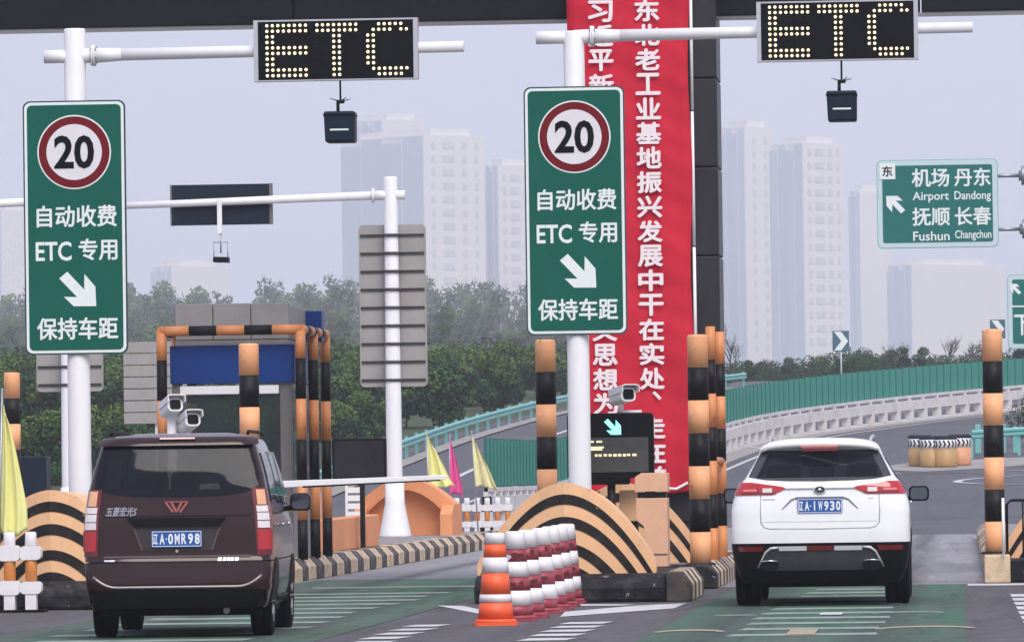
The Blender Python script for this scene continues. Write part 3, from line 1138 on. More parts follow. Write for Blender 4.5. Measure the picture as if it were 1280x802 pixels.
# ================================================================== toll booths in striped cages
def booth(loc, label):
    t = emp('toll_booth', loc, label, 'toll booth', 'toll booths in striped guard frames')
    W, D, H = 1.93, 3.45, 3.18
    r = .072
    # posts: front two, right middle, back two
    for (x, y) in ((0, 0), (W, 0), (W, D * .5), (W, D), (0, D * .5), (0, D)):
        p = None
        zs_ = [0, .55, 1.1, 1.66, 2.22, 2.78, H - .02]
        ph = bpy.data.objects.new('cage_post', None)
        ph.parent = t
        COL.objects.link(ph)
        ph.location = (x, y, 0)
        for k in range(len(zs_) - 1):
            mb = MB()
            mb.cyl((0, 0, zs_[k] + .001), (0, 0, zs_[k + 1] - .001), r, n=14)
            mb.build('painted_band', orange_dull if k % 2 == 1 else black_paint, ph)
    for (a, b) in (((0, 0), (W, 0)), ((W, 0), (W, D)), ((0, 0), (0, D)), ((0, D), (W, D))):
        n = 4 if a[1] == b[1] else 6
        ph = bpy.data.objects.new('cage_rail', None)
        ph.parent = t
        COL.objects.link(ph)
        for k in range(n + 1):
            f0, f1 = k / (n + 1), (k + 1) / (n + 1)
            pa = Vector((a[0] + (b[0] - a[0]) * f0, a[1] + (b[1] - a[1]) * f0, H))
            pb = Vector((a[0] + (b[0] - a[0]) * f1, a[1] + (b[1] - a[1]) * f1, H))
            mb = MB()
            mb.cyl(pa, pb, r * .98, n=14)
            mb.build('painted_band', orange_dull if k % 2 == 0 else black_paint, ph)
    # cabin
    x0, x1, y0, y1 = .12, W - .16, .25, D - .25
    for (a, b, c, d) in ((x0, x0 + .1, y0, y0 + .1), (x1 - .16, x1, y0, y0 + .12), (x0, x0 + .1, y1 - .1, y1), (x1 - .1, x1, y1 - .1, y1)):
        mb = MB()
        mb.box(a, b, c, d, 0, 2.9)
        mb.build('cabin_post', booth_frame, t, bevel=.01)
    mb = MB()
    mb.box(x0 + .02, x1 - .02, y0 + .02, y1 - .02, 0, 1.0)
    mb.build('cabin_wall', booth_grey, t, bevel=.01)
    mb = MB()
    mb.box(x0 - .03, x1 + .03, y0 - .06, y0 - .002, 2.45, 2.98)
    mb.build('blue_band', blue_band, t, bevel=.01)
    mb = MB()
    mb.box(x1 + .002, x1 + .05, y0 + .0, y1, 2.45, 2.98)
    mb.build('blue_band', blue_band, t, bevel=.01)
    mb = MB()
    mb.box(x0 + .1, x1 - .17, y0 - .03, y0 + .06, 2.30, 2.42)
    mb.build('lamp_strip', white_plain, t, bevel=.01)
    mb = MB()
    mb.box(x0 + .1, x1 - .16, y0 + .02, y0 + .03, 1.002, 2.28)
    mb.build('front_pane', booth_glass, t)
    mb = MB()
    mb.box(x1 - .03, x1 - .02, y0 + .12, y1 - .1, 1.002, 2.44)
    mb.build('side_pane', booth_glass, t)
    mb = MB()
    mb.box(x0 + .02, x0 + .03, y0 + .12, y1 - .1, 1.002, 2.44)
    mb.build('side_pane', booth_glass, t)
    mb = MB()
    mb.box(x0 + .1, x1 - .1, y1 - .03, y1 - .02, 1.002, 2.44)
    mb.build('rear_pane', booth_glass, t)
    mb = MB()
    mb.box(x0 + .04, x1 - .04, y0 + .04, y1 - .04, 2.55, 3.05)
    mb.build('ceiling_box', booth_grey, t)
    # panelled parapet on the roof
    for k in range(3):
        mb = MB()
        mb.box(x0 + .04 + k * .53, x0 + .04 + (k + 1) * .53 - .012, y0 + .05, y0 + .11, 3.06, 3.56)
        mb.build('parapet_panel', booth_grey, t, bevel=.008)
    mb = MB()
    mb.box(x0 + .04, x0 + 1.62, y0 + .12, y1 - .5, 3.06, 3.53)
    mb.build('roof_box', booth_grey, t, bevel=.01)
    mb = MB()
    mb.box(x1 - .06, x1 + .20, y1 - .6, y1 - .2, 3.06, 3.50)
    mb.build('roof_unit', blue_band, t, bevel=.01)
    # inside: counter and monitor
    mb = MB()
    mb.box(x0 + .3, x0 + .75, y0 + .5, y0 + .56, 1.3, 1.65)
    mb.build('monitor', black_case, t)
    return t


bo = booth((-11.02, 88, .285), 'toll booth with blue band and grey roof panels behind the brown van')
t = emp('guard_frame', (-3.15, 81, .285), 'striped guard frame at the foot of the dark column beside the white car', 'guard frame')
for (x, y) in ((0, 0), (0, 3.2)):
    ph = bpy.data.objects.new('frame_post', None)
    ph.parent = t
    COL.objects.link(ph)
    ph.location = (x, y, 0)
    for k in range(7):
        mb = MB()
        mb.cyl((0, 0, k * .425 + .001), (0, 0, (k + 1) * .425 - .001), .062, n=14)
        mb.build('painted_band', orange_dull if k % 2 == 0 else black_paint, ph)
mb = MB()
mb.cyl((0, .063, 1.28), (0, 3.137, 1.28), .045, n=12)
mb.build('frame_rail', orange_dull, t)

# ================================================================== cameras, displays, cabinets on the islands
def cctv(parent, c, yaw, pitch, L=.36, name='camera_housing'):
    """white weatherproof camera: housing with sunshield, dark window, wiper bracket"""
    ph = bpy.data.objects.new(name, None)
    ph.parent = parent
    ph.location = c
    ph.rotation_euler = (R(pitch), 0, R(yaw))
    COL.objects.link(ph)
    mb = MB()
    mb.prism([(x, z) for x, z in rrect(.20, .17, .06)], 'y', -L / 2, L / 2)
    mb.build('housing', white_paint, ph)
    mb = MB()
    mb.prism([(-.115, .02), (-.115, .10), (-.07, .112), (.07, .112), (.115, .10), (.115, .02), (.105, .02), (.105, .092), (.065, .10), (-.065, .10), (-.105, .092), (-.105, .02)], 'y', -L / 2 - .09, L / 2 - .02)
    mb.build('sun_shield', white_paint, ph)
    mb = MB()
    mb.prism([(x, z) for x, z in rrect(.14, .12, .03)], 'y', -L / 2 - .012, -L / 2 + .005)
    mb.build('lens_window', black_case, ph)
    return ph


t = emp('camera_post', (-9.9, 80, .285), 'pair of white cctv cameras on a post above the van roof', 'camera')
mb = MB()
mb.cyl((0, 0, 0), (0, 0, 1.95), .06, n=14)
mb.cyl((.05, 0, 1.62), (.2, -.02, 1.66), .035, n=10)
mb.cyl((.2, -.02, 1.5), (.2, -.02, 1.72), .03, n=10)
mb.build('post', white_paint, t)
cctv(t, (.0, -.05, 2.03), 24, -14)
cctv(t, (.22, -.05, 1.84), 24, -14)

t = emp('lane_display', (-4.24, 77.5, .285), 'black lane display with cyan arrow in front of the red banner', 'display')
dz = 1.47
mb = MB()
mb.prism([(x, z + dz) for x, z in rrect(1.05, .79, .05)], 'y', -.08, .08)
ds = mb.build('case', black_case, t, bevel=.015)
mb = MB()
mb.box(-.46, .46, -.088, -.084, dz - .32, dz + .10)
scr = mb.build('screen', mat('screen_grey', (.055, .055, .052), .2, var=.3, scale=5), ds)
mb = MB()
mb.prism([(.03 + x * .205, dz + .23 + z * .205) for x, z in ARROW], 'y', -.096, -.089)
mb.build('arrow', led_cyan, ds)
mb = MB()
for k, (x0, x1, z) in enumerate(((-.28, -.2, .05), (-.17, -.1, .05), (-.3, -.08, -.02), (-.28, -.1, -.045))):
    mb.box(x0, x1, -.094, -.0885, dz + z - .01, dz + z + .012)
x = -.19
while x < .3:
    w_ = random.uniform(.025, .05)
    mb.box(x, x + w_, -.094, -.0885, dz - .125 - random.uniform(0, .006), dz - .10)
    x += w_ + random.uniform(.012, .03)
mb.build('led_text', led_dim, scr, kind='stuff')
mb = MB()
mb.cyl((.0, 0, 0), (.0, 0, dz - .39), .05, n=12)
mb.build('post', black_paint, t)
mb = MB()
mb.prism([(x - .02, z + dz - .42) for x, z in rrect(.5, .10, .03)], 'y', -.09, .09)
mb.build('bracket', black_case, t)
t2 = emp('cctv_camera', (-4.11, 77.5, .285 + 1.865), 'white cctv camera on top of the lane display', 'camera')
mb = MB()
mb.cyl((0, 0, 0), (0, 0, .14), .03, n=10)
mb.cyl((-.02, 0, 0.012), (.25, 0, .012), .02, n=8)
mb.build('mount', white_paint, t2)
cctv(t2, (.02, -.02, .20), 28, -8, .34)

t = emp('pillar_cabinet', (-3.70, 76.6, .0), 'pale pink stepped cabinet beside the striped arch under the banner', 'cabinet')
mb = MB()
mb.prism([(-.10, .30), (-.10, .78), (-.19, .86), (-.19, 1.12), (.185, 1.12), (.185, .30)], 'y', -.2, .35)
mb.build('lower_body', pink_box, t, bevel=.008)
mb = MB()
mb.prism([(-.20, 1.19), (-.20, 1.37), (-.12, 1.42), (.19, 1.42), (.19, 1.19)], 'y', -.2, .35)
mb.build('upper_body', pink_box, t, bevel=.008)
mb = MB()
mb.box(-.17, .17, -.17, .33, 1.122, 1.188)
mb.build('gap_plate', black_paint, t)
mb = MB()
mb.box(-.08, .05, -.206, -.198, 1.135, 1.20)
mb.build('latch', black_paint, t)
mb = MB()
mb.box(-.10, .18, -.206, -.2005, .44, .455)
mb.build('door_seam', rib_dark, t)

t = emp('bundle_box', (-4.50, 77.9, .285), 'small pink box seen beneath the lane display', 'box')
mb = MB()
mb.box(-.16, .10, -.12, .12, 0, .92)
mb.build('box_body', pink_box, t, bevel=.01)
mb = MB()
mb.box(.34, .62, -.12, .12, .55, .93)
mb.build('side_box', cream_paint, t, bevel=.01)
mb = MB()
mb.box(.40, .56, -.08, .1, 0, .548)
mb.build('side_stand', black_paint, t)

t = emp('message_screen', (-9.42, 100, .285), 'dark message screen on a black post beside the booth', 'display')
mb = MB()
mb.prism([(x, z + 1.41) for x, z in rrect(.85, .64, .02)], 'y', -.07, .07)
c = mb.build('case', black_case, t, bevel=.01)
mb = MB()
mb.box(-.39, .39, -.075, -.071, 1.13, 1.69)
mb.build('screen', mat('screen_black', (.018, .018, .024), .25, var=.5, scale=3), c)
mb = MB()
mb.box(.0, .075, -.04, .04, 0, 1.1)
mb.build('post', black_paint, t)

# boom barrier across the van lane
t = emp('boom_barrier', (-9.25, 76.2, .285), 'white boom barrier arm reaching out right of the brown van', 'barrier')
mb = MB()
mb.box(-.16, .16, -.14, .14, 0, .95)
mb.build('cabinet', orange_dull, t, bevel=.015)
mb = MB()
mb.prism([(.0, .98), (3.10, 1.09), (3.13, 1.12), (3.12, 1.145), (0, 1.075)], 'y', -.17, -.13)
mb.build('arm', white_paint, t, bevel=.006)
mb = MB()
mb.prism([(1.4, 1.015), (3.05, 1.075), (3.05, 1.091), (1.4, 1.037)], 'y', -.172, -.128)
mb.build('rubber_edge', black_paint, t)
mb = MB()
mb.cyl((0, -.14, 1.02), (0, -.05, 1.02), .05, n=12)
mb.build('pivot', steel, t)

# low orange wall, cabinet, slatted stand and the hollow rear arch of the left island
mb = MB()
mb.prism([(95.6, .285), (103.8, .285), (103.8, .80), (95.6, .78)], 'x', -9.72, -9.48)
o = mb.build('low_wall', wall_orange, None, bevel=.02)
tag(o, 'low orange wall along the island behind the booth', 'wall')
t = emp('equipment_cabinet', (-9.93, 97.5, .285), 'small pale pink cabinet above the low orange wall', 'cabinet')
mb = MB()
mb.box(-.17, .15, -.15, .3, 0, .96)
mb.build('cabinet_body', pink_box, t, bevel=.01)
mb = MB()
mb.box(.10, .14, -.16, -.152, .1, .9)
mb.build('door_edge', cream_paint, t)
mb = MB()
mb.box(-.02, .03, -.16, -.152, .74, .82)
mb.build('lock', rib_dark, t)
mb = MB()
mb.box(-.19, .17, -.17, .32, .962, 1.0)
mb.build('cabinet_lid', orange_dull, t)
t = emp('slatted_stand', (-9.80, 103, .285), 'white slatted stand beside a black post under the boom arm', 'stand')
for k in range(5):
    mb = MB()
    mb.box(-.1, .13, -.02, .02, .35 + k * .13, .44 + k * .13)
    mb.build('slat', white_plain, t)
for x in (-.12, .15):
    mb = MB()
    mb.box(x - .02, x + .02, -.022, .022, 0, 1.05)
    mb.build('stand_post', white_plain, t)

t = emp('arch_wall', (-10.5, 120.5, .285), 'hollow orange arched wall seen from behind the white pole foot', 'wall')
ND = 24
oc = [(x, .58 + z) for x, z in arch_curve(.93, .50, ND)]
ic = [(x, .46 + z) for x, z in arch_curve(.70, .40, ND)]
mb = MB()                      # thick arched shell: near rim, top skin, inner recess
mb.grid([[(x, .0, z) for x, z in ic], [(x, .0, z) for x, z in oc], [(x * .96, 1.9, z * .97) for x, z in oc]], smooth=False)
mb.grid([[(x, .0, z) for x, z in ic], [(x, .30, z) for x, z in ic]], smooth=True)
mb.build('arch_rim', wall_orange, t)
mb = MB()
mb.prism([(-.70, 0)] + ic + [(.70, 0)], 'y', .30, .37)
mb.build('recess_wall', wall_orange, t)
for sgn in (-1, 1):
    mb = MB()
    mb.prism([(sgn * .93, 0), (sgn * .93, .579), (sgn * .70, .455), (sgn * .70, 0)], 'y', 0.002, 1.9)
    mb.build('side_wall', wall_orange, t)
    mb = MB()
    mb.prism([(-.55, 0), (-.55, .40), (.0, .57), (0, 0)], 'x', sgn * .93, sgn * .705)
    mb.build('wing_wall', wall_orange, t)

# grey slatted board behind the booth
t = emp('panel_board', (-15.75, 125, .285), 'grey slatted board on a post behind the toll booth', 'board')
for k in range(7):
    mb = MB()
    mb.box(-.66, .66, -.03, .03, 2.22 + k * .232, 2.22 + (k + 1) * .232 - .02)
    mb.build('slat', grey_back, t, bevel=.005)
mb = MB()
mb.cyl((0, .08, 0), (0, .08, 3.8), .06, n=12)
mb.build('post', white_paint, t)

# dark wheeled bin-like cabinet behind the left arch
t = emp('generator_cabinet', (-15.9, 108, .285), 'dark navy cabinet behind the left striped arch', 'cabinet')
mb = MB()
mb.box(-.42, .42, -.3, .3, 0, 1.55)
mb.build('cabinet_body', navy_case, t, bevel=.02)
mb = MB()
mb.box(-.005, .005, -.304, -.3005, .1, 1.45)
mb.build('door_seam', black_case, t)
mb = MB()
for dx in (.02, .09):
    mb.lathe([(.0, -.014), (.02, -.012), (.024, 0)], 10, (dx, -.3, .78), axis='y')
mb.build('lock_knobs', silver_trim, t)


# ================================================================== cone, water barriers, plastic fence, flags
def cone(loc, label, faded):
    t = emp('traffic_cone', loc, label, 'cone', 'traffic cones in a row before the island', random.uniform(-.3, .3))
    main = barrier_maroon if faded else cone_orange
    pale = barrier_white if faded else reflective
    mb = MB()
    poly = rrect(.42, .42, .06)
    mb.prism(poly, 'z', 0, .03)
    mb.lathe([(.205, .03), (.19, .055), (.175, .06)], 28)
    mb.build('base', main, t)

    def rr(z):
        return .172 + (.090 - .172) * (z - .06) / (.86 - .06)
    lim = (.06, .155, .30, .435, .58, .705, .86) if faded else (.06, .22, .295, .50, .645, .775, .86)
    for k in range(6):
        z0, z1 = lim[k], lim[k + 1]
        nm = 'white_band' if k % 2 else ('red_band' if faded else 'orange_band')
        mb = MB()
        e = .003 if k % 2 else 0
        pr = [(rr(z0) + e, z0), (rr(z1) + e, z1)]
        if z1 > .85:
            pr += [(rr(z1) - .008, z1 + .014), (.055, z1 + .018), (.05, z1 - .02)]
        mb.lathe(pr, 28)
        b = mb.build(nm, pale if k % 2 else main, t)
        if faded and k in (2, 4):
            # torn patches of the sleeve
            for q in range(3):
                a = R(225 + q * 38 + random.uniform(-10, 10))
                zc = (z0 + z1) / 2 + random.uniform(-.02, .02)
                r_ = rr(zc) + .0015
                mb = MB()
                n = 9
                ww, hh = random.uniform(.02, .045), random.uniform(.018, .035)
                pts = [(ww * math.cos(6.283 * i / n) * random.uniform(.6, 1.2), hh * math.sin(6.283 * i / n) * random.uniform(.6, 1.2)) for i in range(n)]
                mb.prism(pts, 'y', -.004, .03)
                mb.build('torn_patch', pale if q == 0 else pocket_dark, b, (r_ * math.cos(a), r_ * math.sin(a), zc), (0, 0, a + math.pi / 2))
    return t


for (px, py, lb, fd) in ((620, 781.5, 'bright orange traffic cone at the front of the row', False),
                         (645, 776.5, 'faded maroon and white cone right behind the orange cone', True),
                         (660, 772.5, 'third cone of the row, maroon and white', True),
                         (677, 766.5, 'fourth cone of the row, maroon and white', True),
                         (689, 762.0, 'fifth cone of the row, maroon and white', True),
                         (700, 758.0, 'sixth cone of the row, maroon and white', True),
                         (709, 754.5, 'last maroon and white cone, touching the black plinth', True)):
    cone(Vector((*gnd(px, py)[:2], 0)), lb, fd)


def fence_unit(loc, n, label, scale=1.0, rz=0.0):
    """white plastic rail barrier with orange posts"""
    t = emp('plastic_barrier', loc, label, 'barrier', 'white plastic barriers with orange posts', rz)
    L = n * .235
    for z0, z1, nm in ((.57, .72, 'upper_rail'), (.20, .335, 'lower_rail')):
        mb = MB()
        for k in range(n):
            mb.prism([(x + k * .235, z + (z0 + z1) / 2) for x, z in rrect(.238, z1 - z0 + .02 * (k % 2), .05, 4)], 'y', -.07, .07)
        mb.build(nm, barrier_white, t)
    for k in range(n):
        mb = MB()
        mb.lathe([(.058, .336), (.066, .36), (.066, .54), (.058, .569)], 14, (k * .235, 0, 0))
        p = mb.build('orange_post', barrier_orange, t)
        mb = MB()
        mb.lathe([(.06, .721), (.065, .74), (.062, .86), (.05, .875), (0, .877)], 14, (k * .235, 0, 0))
        mb.build('post_cap', barrier_white, p)
        mb = MB()
        mb.box(k * .235 - .06, k * .235 + .06, -.06, .06, .0, .199)
        mb.build('foot', barrier_white, p)
    mb = MB()
    mb.box(-.15, L - .08, -.16, .16, 0, .03)
    mb.build('base_plate', rubber, t)
    return t


fence_unit((-10.61, 69.3, 0), 3, 'white plastic barrier with orange posts under the yellow flag', 1)
fence_unit((-11.85, 147, 0), 7, 'white plastic barrier with orange posts beyond the orange arched wall', 1)


def flag(loc, pole_h, fw, fh, top, m, label, lean=0.0, seed=0, ph=0.0):
    rr = random.Random(seed)
    t = emp('hanging_flag', loc, label, 'flag', 'hanging flags on thin poles')
    mb = MB()
    mb.tube([(0, 0, 0), (lean * .5, 0, pole_h * .5), (lean, 0, pole_h)], .014, 8)
    mb.build('flag_pole', steel, t)
    nz, nx = 26, 16
    rows = []
    for i in range(nz + 1):
        v = i / nz
        row = []
        for j in range(nx + 1):
            u = j / nx
            spread = .10 + .90 * v ** .75 - .12 * max(0, v - .8) / .2 * math.sin(ph * 3 + 1)
            x = lean * (top - v * fh) / pole_h + u * fw * spread
            y = .045 * math.sin(u * 13 + ph + v * 1.5) * (.4 + .6 * v) + .018 * math.sin(u * 27 + v * 5 + ph)
            z = top - v * fh - u * .22 * (1 - v * .4) - .07 * math.sin(u * 4 + ph) * v - .02 * math.sin(u * 11 + ph) * v
            row.append((x, y, z))
        rows.append(row)
    mb = MB()
    mb.grid(rows)
    c = mb.build('flag_cloth', m, t)
    s = c.modifiers.new('thickness', 'SOLIDIFY')
    s.thickness = .003
    return t


flag((-10.56, 69.6, 0), 2.45, .34, 1.42, 2.36, yellow_cloth, 'pale yellow flag hanging at the left edge by the striped arch', .08, 1, .4)
flag((-10.62, 127.4, .0), 2.3, .50, 1.05, 2.28, yellow_cloth, 'yellow flag behind the boom arm, next to the pink flag', -.03, 2, 1.2)
flag((-10.32, 128.6, .0), 2.25, .30, 1.15, 2.20, pink_cloth, 'pink flag hanging beyond the orange arched wall', .04, 3, 2.3)
flag((-9.75, 129.0, .0), 2.3, .50, 1.10, 2.25, mat('flag_cream', (.74, .70, .38), .75, var=.25, scale=4), 'cream and yellow flag right of the pink flag', -.12, 4, 3.1)

# ================================================================== ramp furniture: guardrail, parapet with green fence, chevrons
gr = emp('guardrail', (0, 0, 0), 'teal guardrail climbing along the far edge of the ramp', 'guardrail')
P3 = [(x, y, tz(y)) for x, y in rail_path]
prof = [(-.02, .44), (.05, .48), (.05, .54), (-.02, .59), (.05, .64), (.05, .70), (-.02, .75)]


def sweep(mb, pts, prof, off=0):
    pts = np.array(pts)
    t = np.gradient(pts[:, :2], axis=0)
    t /= np.linalg.norm(t, axis=1)[:, None]
    n = np.c_[t[:, 1], -t[:, 0]]
    rows = [[(pts[i][0] + n[i][0] * (a + off), pts[i][1] + n[i][1] * (a + off), pts[i][2] + z) for a, z in prof] for i in range(len(pts))]
    mb.grid(rows, smooth=False)


mb = MB()
sweep(mb, P3, [(-.03, .75), (-.03, .44)] + [(a, z) for a, z in prof] + [(-.03, .75)])
mb.build('rail_beam', teal_rail, gr)
pm = None
for i in range(0, len(P3), 2):
    if P3[i][1] < 180:
        continue
    if pm is None:
        mb = MB()
        mb.box(-.18, -.06, -.06, .06, -.3, .80)
        pm = mb.build('rail_post', teal_rail, gr, loc=P3[i])
    else:
        share(pm, gr, P3[i])
strip('verge_strip', [(x, y) for x, y in rail_path], .7, verge_mat, ramp, .05, .35)
strip('edge_line', [(x, y) for x, y in rail_path[::1]], .2, line_mat, ramp, .010, 3.4)

fp = [(x, y, tz(y)) for x, y in fence_path]
pf = emp('parapet_fence', (0, 0, 0), 'white concrete parapet topped by a green panel fence along the ramp', 'fence')
mb = MB()
sweep(mb, fp, [(-.16, .0), (-.16, .10), (.16, .10), (.16, 0)])
mb.build('parapet_base', parapet_white, pf)
mb = MB()
sweep(mb, fp, [(-.14, .48), (-.14, .86), (.14, .86), (.14, .48), (-.14, .48)])
mb.build('parapet_beam', parapet_white, pf)
mb = MB()
sweep(mb, fp, [(-.05, .98), (-.05, 1.08), (.05, 1.08), (.05, .98), (-.05, .98)])
mb.build('top_rail', parapet_white, pf)
pp = None
panels = None
tan_ = np.gradient(np.array(fp)[:, :2], axis=0)
k = 0
for i in range(0, len(fp)):
    ang = math.atan2(tan_[i][1], tan_[i][0]) - math.pi / 2
    if i % 2 == 0:
        if pp is None:
            mb = MB()
            mb.box(-.15, .15, -.20, .20, .102, .479)
            pp = mb.build('parapet_post', parapet_white, pf, loc=fp[i], rot=(0, 0, ang))
            mb = MB()
            mb.box(-.06, .06, -.09, .09, .862, .978)
            pq = mb.build('rail_stub', parapet_white, pf, loc=fp[i], rot=(0, 0, ang))
        else:
            share(pp, pf, fp[i], rot=(0, 0, ang))
            share(pq, pf, fp[i], rot=(0, 0, ang))
    if i < len(fp) - 1:
        a, b = Vector(fp[i]), Vector(fp[i + 1])
        if panels is None:
            mb = MB()
            n = 8
            pl = []
            for q in range(n + 1):
                pl.append((q / n * .96 + .02, .018 if q % 2 else -.018))
            pts = [(x, y) for x, y in pl] + [(x, y + .012) for x, y in pl[::-1]]
            o_ = len(mb.v)
            # corrugated sheet: (along, across)
            rows = [[(-y, x, 1.12) for x, y in pl], [(-y, x, 2.28) for x, y in pl]]
            mb.grid(rows, smooth=False)
            panels = mb.build('fence_panel', teal_fence, pf, loc=a, rot=(0, 0, ang))
            mb = MB()
            mb.box(-.045, .045, -.028, .028, 1.09, 2.31)
            fpost = mb.build('fence_post', mat('teal_post', (.018, .13, .105), .5, var=.1), pf, loc=a, rot=(0, 0, ang))
        else:
            share(fpost, pf, a, rot=(0, 0, ang))
            c = share(panels, pf, a, rot=(0, 0, ang), scale=(1, (b.xy - a.xy).length, 1 + random.uniform(-.008, .008)))
strip('edge_line', fence_path, .18, line_mat, ramp, .010, 1.6)
strip('verge_strip', fence_path, .9, verge_mat, ramp, .006, .62)
strip('lane_line', fence_path[10:], .15, line_mat, ramp, .010, -4.2)


def chevron(px, py, Y, label, base_z=None):
    p = at(px, py, Y)
    t = emp('chevron_sign', (p.x, Y, tz(Y)), label, 'road sign', 'chevron curve signs')
    zc = p.z - tz(Y)
    mb = MB()
    mb.cyl((0, .05, 0), (0, .05, zc + .3), .035, n=10)
    mb.build('post', steel, t)
    mb = MB()
    mb.box(-.34, .34, -.01, .01, zc - .42, zc + .42)
    f = mb.build('sign_face', mat('chevron_teal', (.05, .13, .16), .5, var=.1), t, bevel=.01)
    mb = MB()
    mb.prism([(-.27, zc - .38), (.02, zc - .38), (.30, zc), (.02, zc + .38), (-.27, zc + .38), (.02, zc)], 'y', -.018, -.011)
    mb.build('chevron', letter_white, f)
    return t


chevron(1051, 426, 262, 'white chevron sign on a post behind the green fence')
chevron(1247, 411, 286, 'chevron sign peeking over the rightmost striped bollard')

# gore island with striped barrels
gp = [(x, y) for x, y in ((-3.6, 217), (-1.2, 214.5), (.8, 216.5), (3.4, 221), (6, 226), (5, 229), (1.5, 226), (-1.8, 222.5))]
mb = MB()
mb.add([(x, y, tz(y) + .012) for x, y in gp], [tuple(range(len(gp)))])
g = mb.build('gore_pavement', verge_mat, ramp)
strip('gore_edge_line', smooth_path([(-9.6, 247), (-6.6, 236), (-4.0, 221), (-2.4, 213.5), (.4, 213), (4, 217), (9, 224)], 1.5), .25, line_mat, ramp, .016)
strip('gore_edge_line', smooth_path([(9, 211.5), (4, 211.2), (1.2, 209.0), (-.15, 206), (.6, 203.5), (4, 201.5), (9, 201)], 1.0), .28, line_mat, ramp, .016)


def barrel(loc, label, m):
    t = emp('crash_barrel', loc, label, 'barrel', 'striped crash barrels at the gore')
    mb = MB()
    mb.lathe([(.37, 0), (.39, .05), (.39, .62)], 20)
    mb.build('lower_shell', m, t)
    mb = MB()
    mb.lathe([(.395, .62), (.395, .93)], 20)
    w = mb.build('white_band', barrier_white, t)
    for k in range(7):
        a = R(200 + k * 22)
        mb = MB()
        pts = [(-.06, -.12), (.0, -.12), (.06, 0), (0, .12), (-.06, .12), (0, 0)]
        mb.prism(pts, 'y', -.006, .006)
        mb.build('chevron_mark', stripe_black, w, (.40 * math.cos(a), .40 * math.sin(a), .775), (0, 0, a + math.pi / 2))
    mb = MB()
    mb.lathe([(.40, .93), (.40, 1.05), (.3, 1.06), (0, 1.065)], 20)
    mb.build('lid', navy_case, t)
    return t


yb = mat('barrel_yellow', (.42, .25, .10), .5, var=.1)
ob = mat('barrel_orange', (.60, .28, .14), .5, var=.1)
for (px, Y, lb, m) in ((1150, 219.5, 'leftmost striped crash barrel in the gore', yb), (1164, 218.5, 'second crash barrel from the left in the gore', yb),
                       (1182, 218.3, 'crash barrel in the middle of the gore group', yb), (1200, 219.6, 'rightmost crash barrel, more orange than the rest', ob)):
    x = xat(px, Y, tz(Y))
    barrel((x, Y, tz(Y) + .01), lb, m)

# right guardrail behind the bollard
g2 = emp('guardrail', (0, 0, 0), 'short teal guardrail behind the rightmost bollard', 'guardrail')
rp = smooth_path([(.35, 226), (2.2, 229), (5, 233), (10, 239)], 1.5)
mb = MB()
sweep(mb, [(x, y, tz(y) + .25) for x, y in rp], [(-.03, .75), (-.03, .44)] + prof + [(-.03, .75)])
mb.build('rail_beam', teal_rail, g2)
for i in range(0, len(rp), 2):
    mb = MB()
    mb.box(-.06, .06, -.06, .06, 0, .95)
    mb.build('rail_post', teal_rail, g2, loc=(rp[i][0], rp[i][1] + .1, tz(rp[i][1])))
t = emp('delineator_posts', (.6, 231, tz(231)), 'blue-green marker posts behind the crash barrels', 'post')
for k in range(4):
    mb = MB()
    mb.box(k * .45 - .1, k * .45 + .1, -.05, .05, 0, 1.05 - .1 * (k % 2))
    mb.build('marker_post', teal_rail, t, bevel=.02)

# ------------------------------------------------------------------ far direction signs
def far_sign(px0, px1, py0, py1, Y, label):
    a, b = at(px0, py1, Y), at(px1, py0, Y)
    w, h = b.x - a.x, b.z - a.z
    c = (a + b) / 2
    t = emp('direction_sign', (c.x, Y, c.z - h / 2), label, 'road sign', 'green direction signs over the ramp')
    mb = MB()
    mb.prism([(x, z + h / 2) for x, z in rrect(w, h, .15)], 'y', 0, .06)
    p = mb.build('sign_panel', teal_rail, t)
    mb = MB()
    mb.prism([(x, z + h / 2) for x, z in rrect(w - .04, h - .04, .14)], 'y', -.008, -.001)
    q = mb.build('white_rim', mat('far_rim', (.50, .62, .64), .5, var=.05), p)
    mb = MB()
    mb.prism([(x, z + h / 2) for x, z in rrect(w - .30, h - .30, .06)], 'y', -.016, -.009)
    mb.build('green_field', far_green, p)
    return t, p, w, h


t, p, w, h = far_sign(1097, 1247, 198, 311, 170, 'green direction sign to the airport hanging at the upper right')


def fx(u): return (u - .5) * w


def fz(v): return (1 - v) * h


text('sign_text', '机场', w * .31, h * .21, letter_white, p, (fx(.445), -.022, fz(.205)), bold=.012)
text('sign_text', '丹东', w * .30, h * .21, letter_white, p, (fx(.79), -.022, fz(.205)), bold=.012)
text('sign_text', 'Airport', w * .30, h * .125, letter_white, p, (fx(.445), -.022, fz(.425)), bold=.012)
text('sign_text', 'Dandong', w * .30, h * .125, letter_white, p, (fx(.79), -.022, fz(.425)), bold=.012)
text('sign_text', '抚顺', w * .31, h * .21, letter_white, p, (fx(.445), -.022, fz(.645)), bold=.012)
text('sign_text', '长春', w * .30, h * .21, letter_white, p, (fx(.79), -.022, fz(.645)), bold=.012)
text('sign_text', 'Fushun', w * .30, h * .105, letter_white, p, (fx(.445), -.022, fz(.865)), bold=.012)
text('sign_text', 'Changchun', w * .30, h * .12, letter_white, p, (fx(.79), -.022, fz(.865)), bold=.012)
mb = MB()
mb.box(fx(.025), fx(.155), -.024, -.017, fz(.215), fz(.035))
e = mb.build('emblem_plate', letter_white, p)
text('emblem', '东', w * .085, h * .12, ink_black, e, (fx(.09), -.028, fz(.125)), bold=.02)
mb = MB()
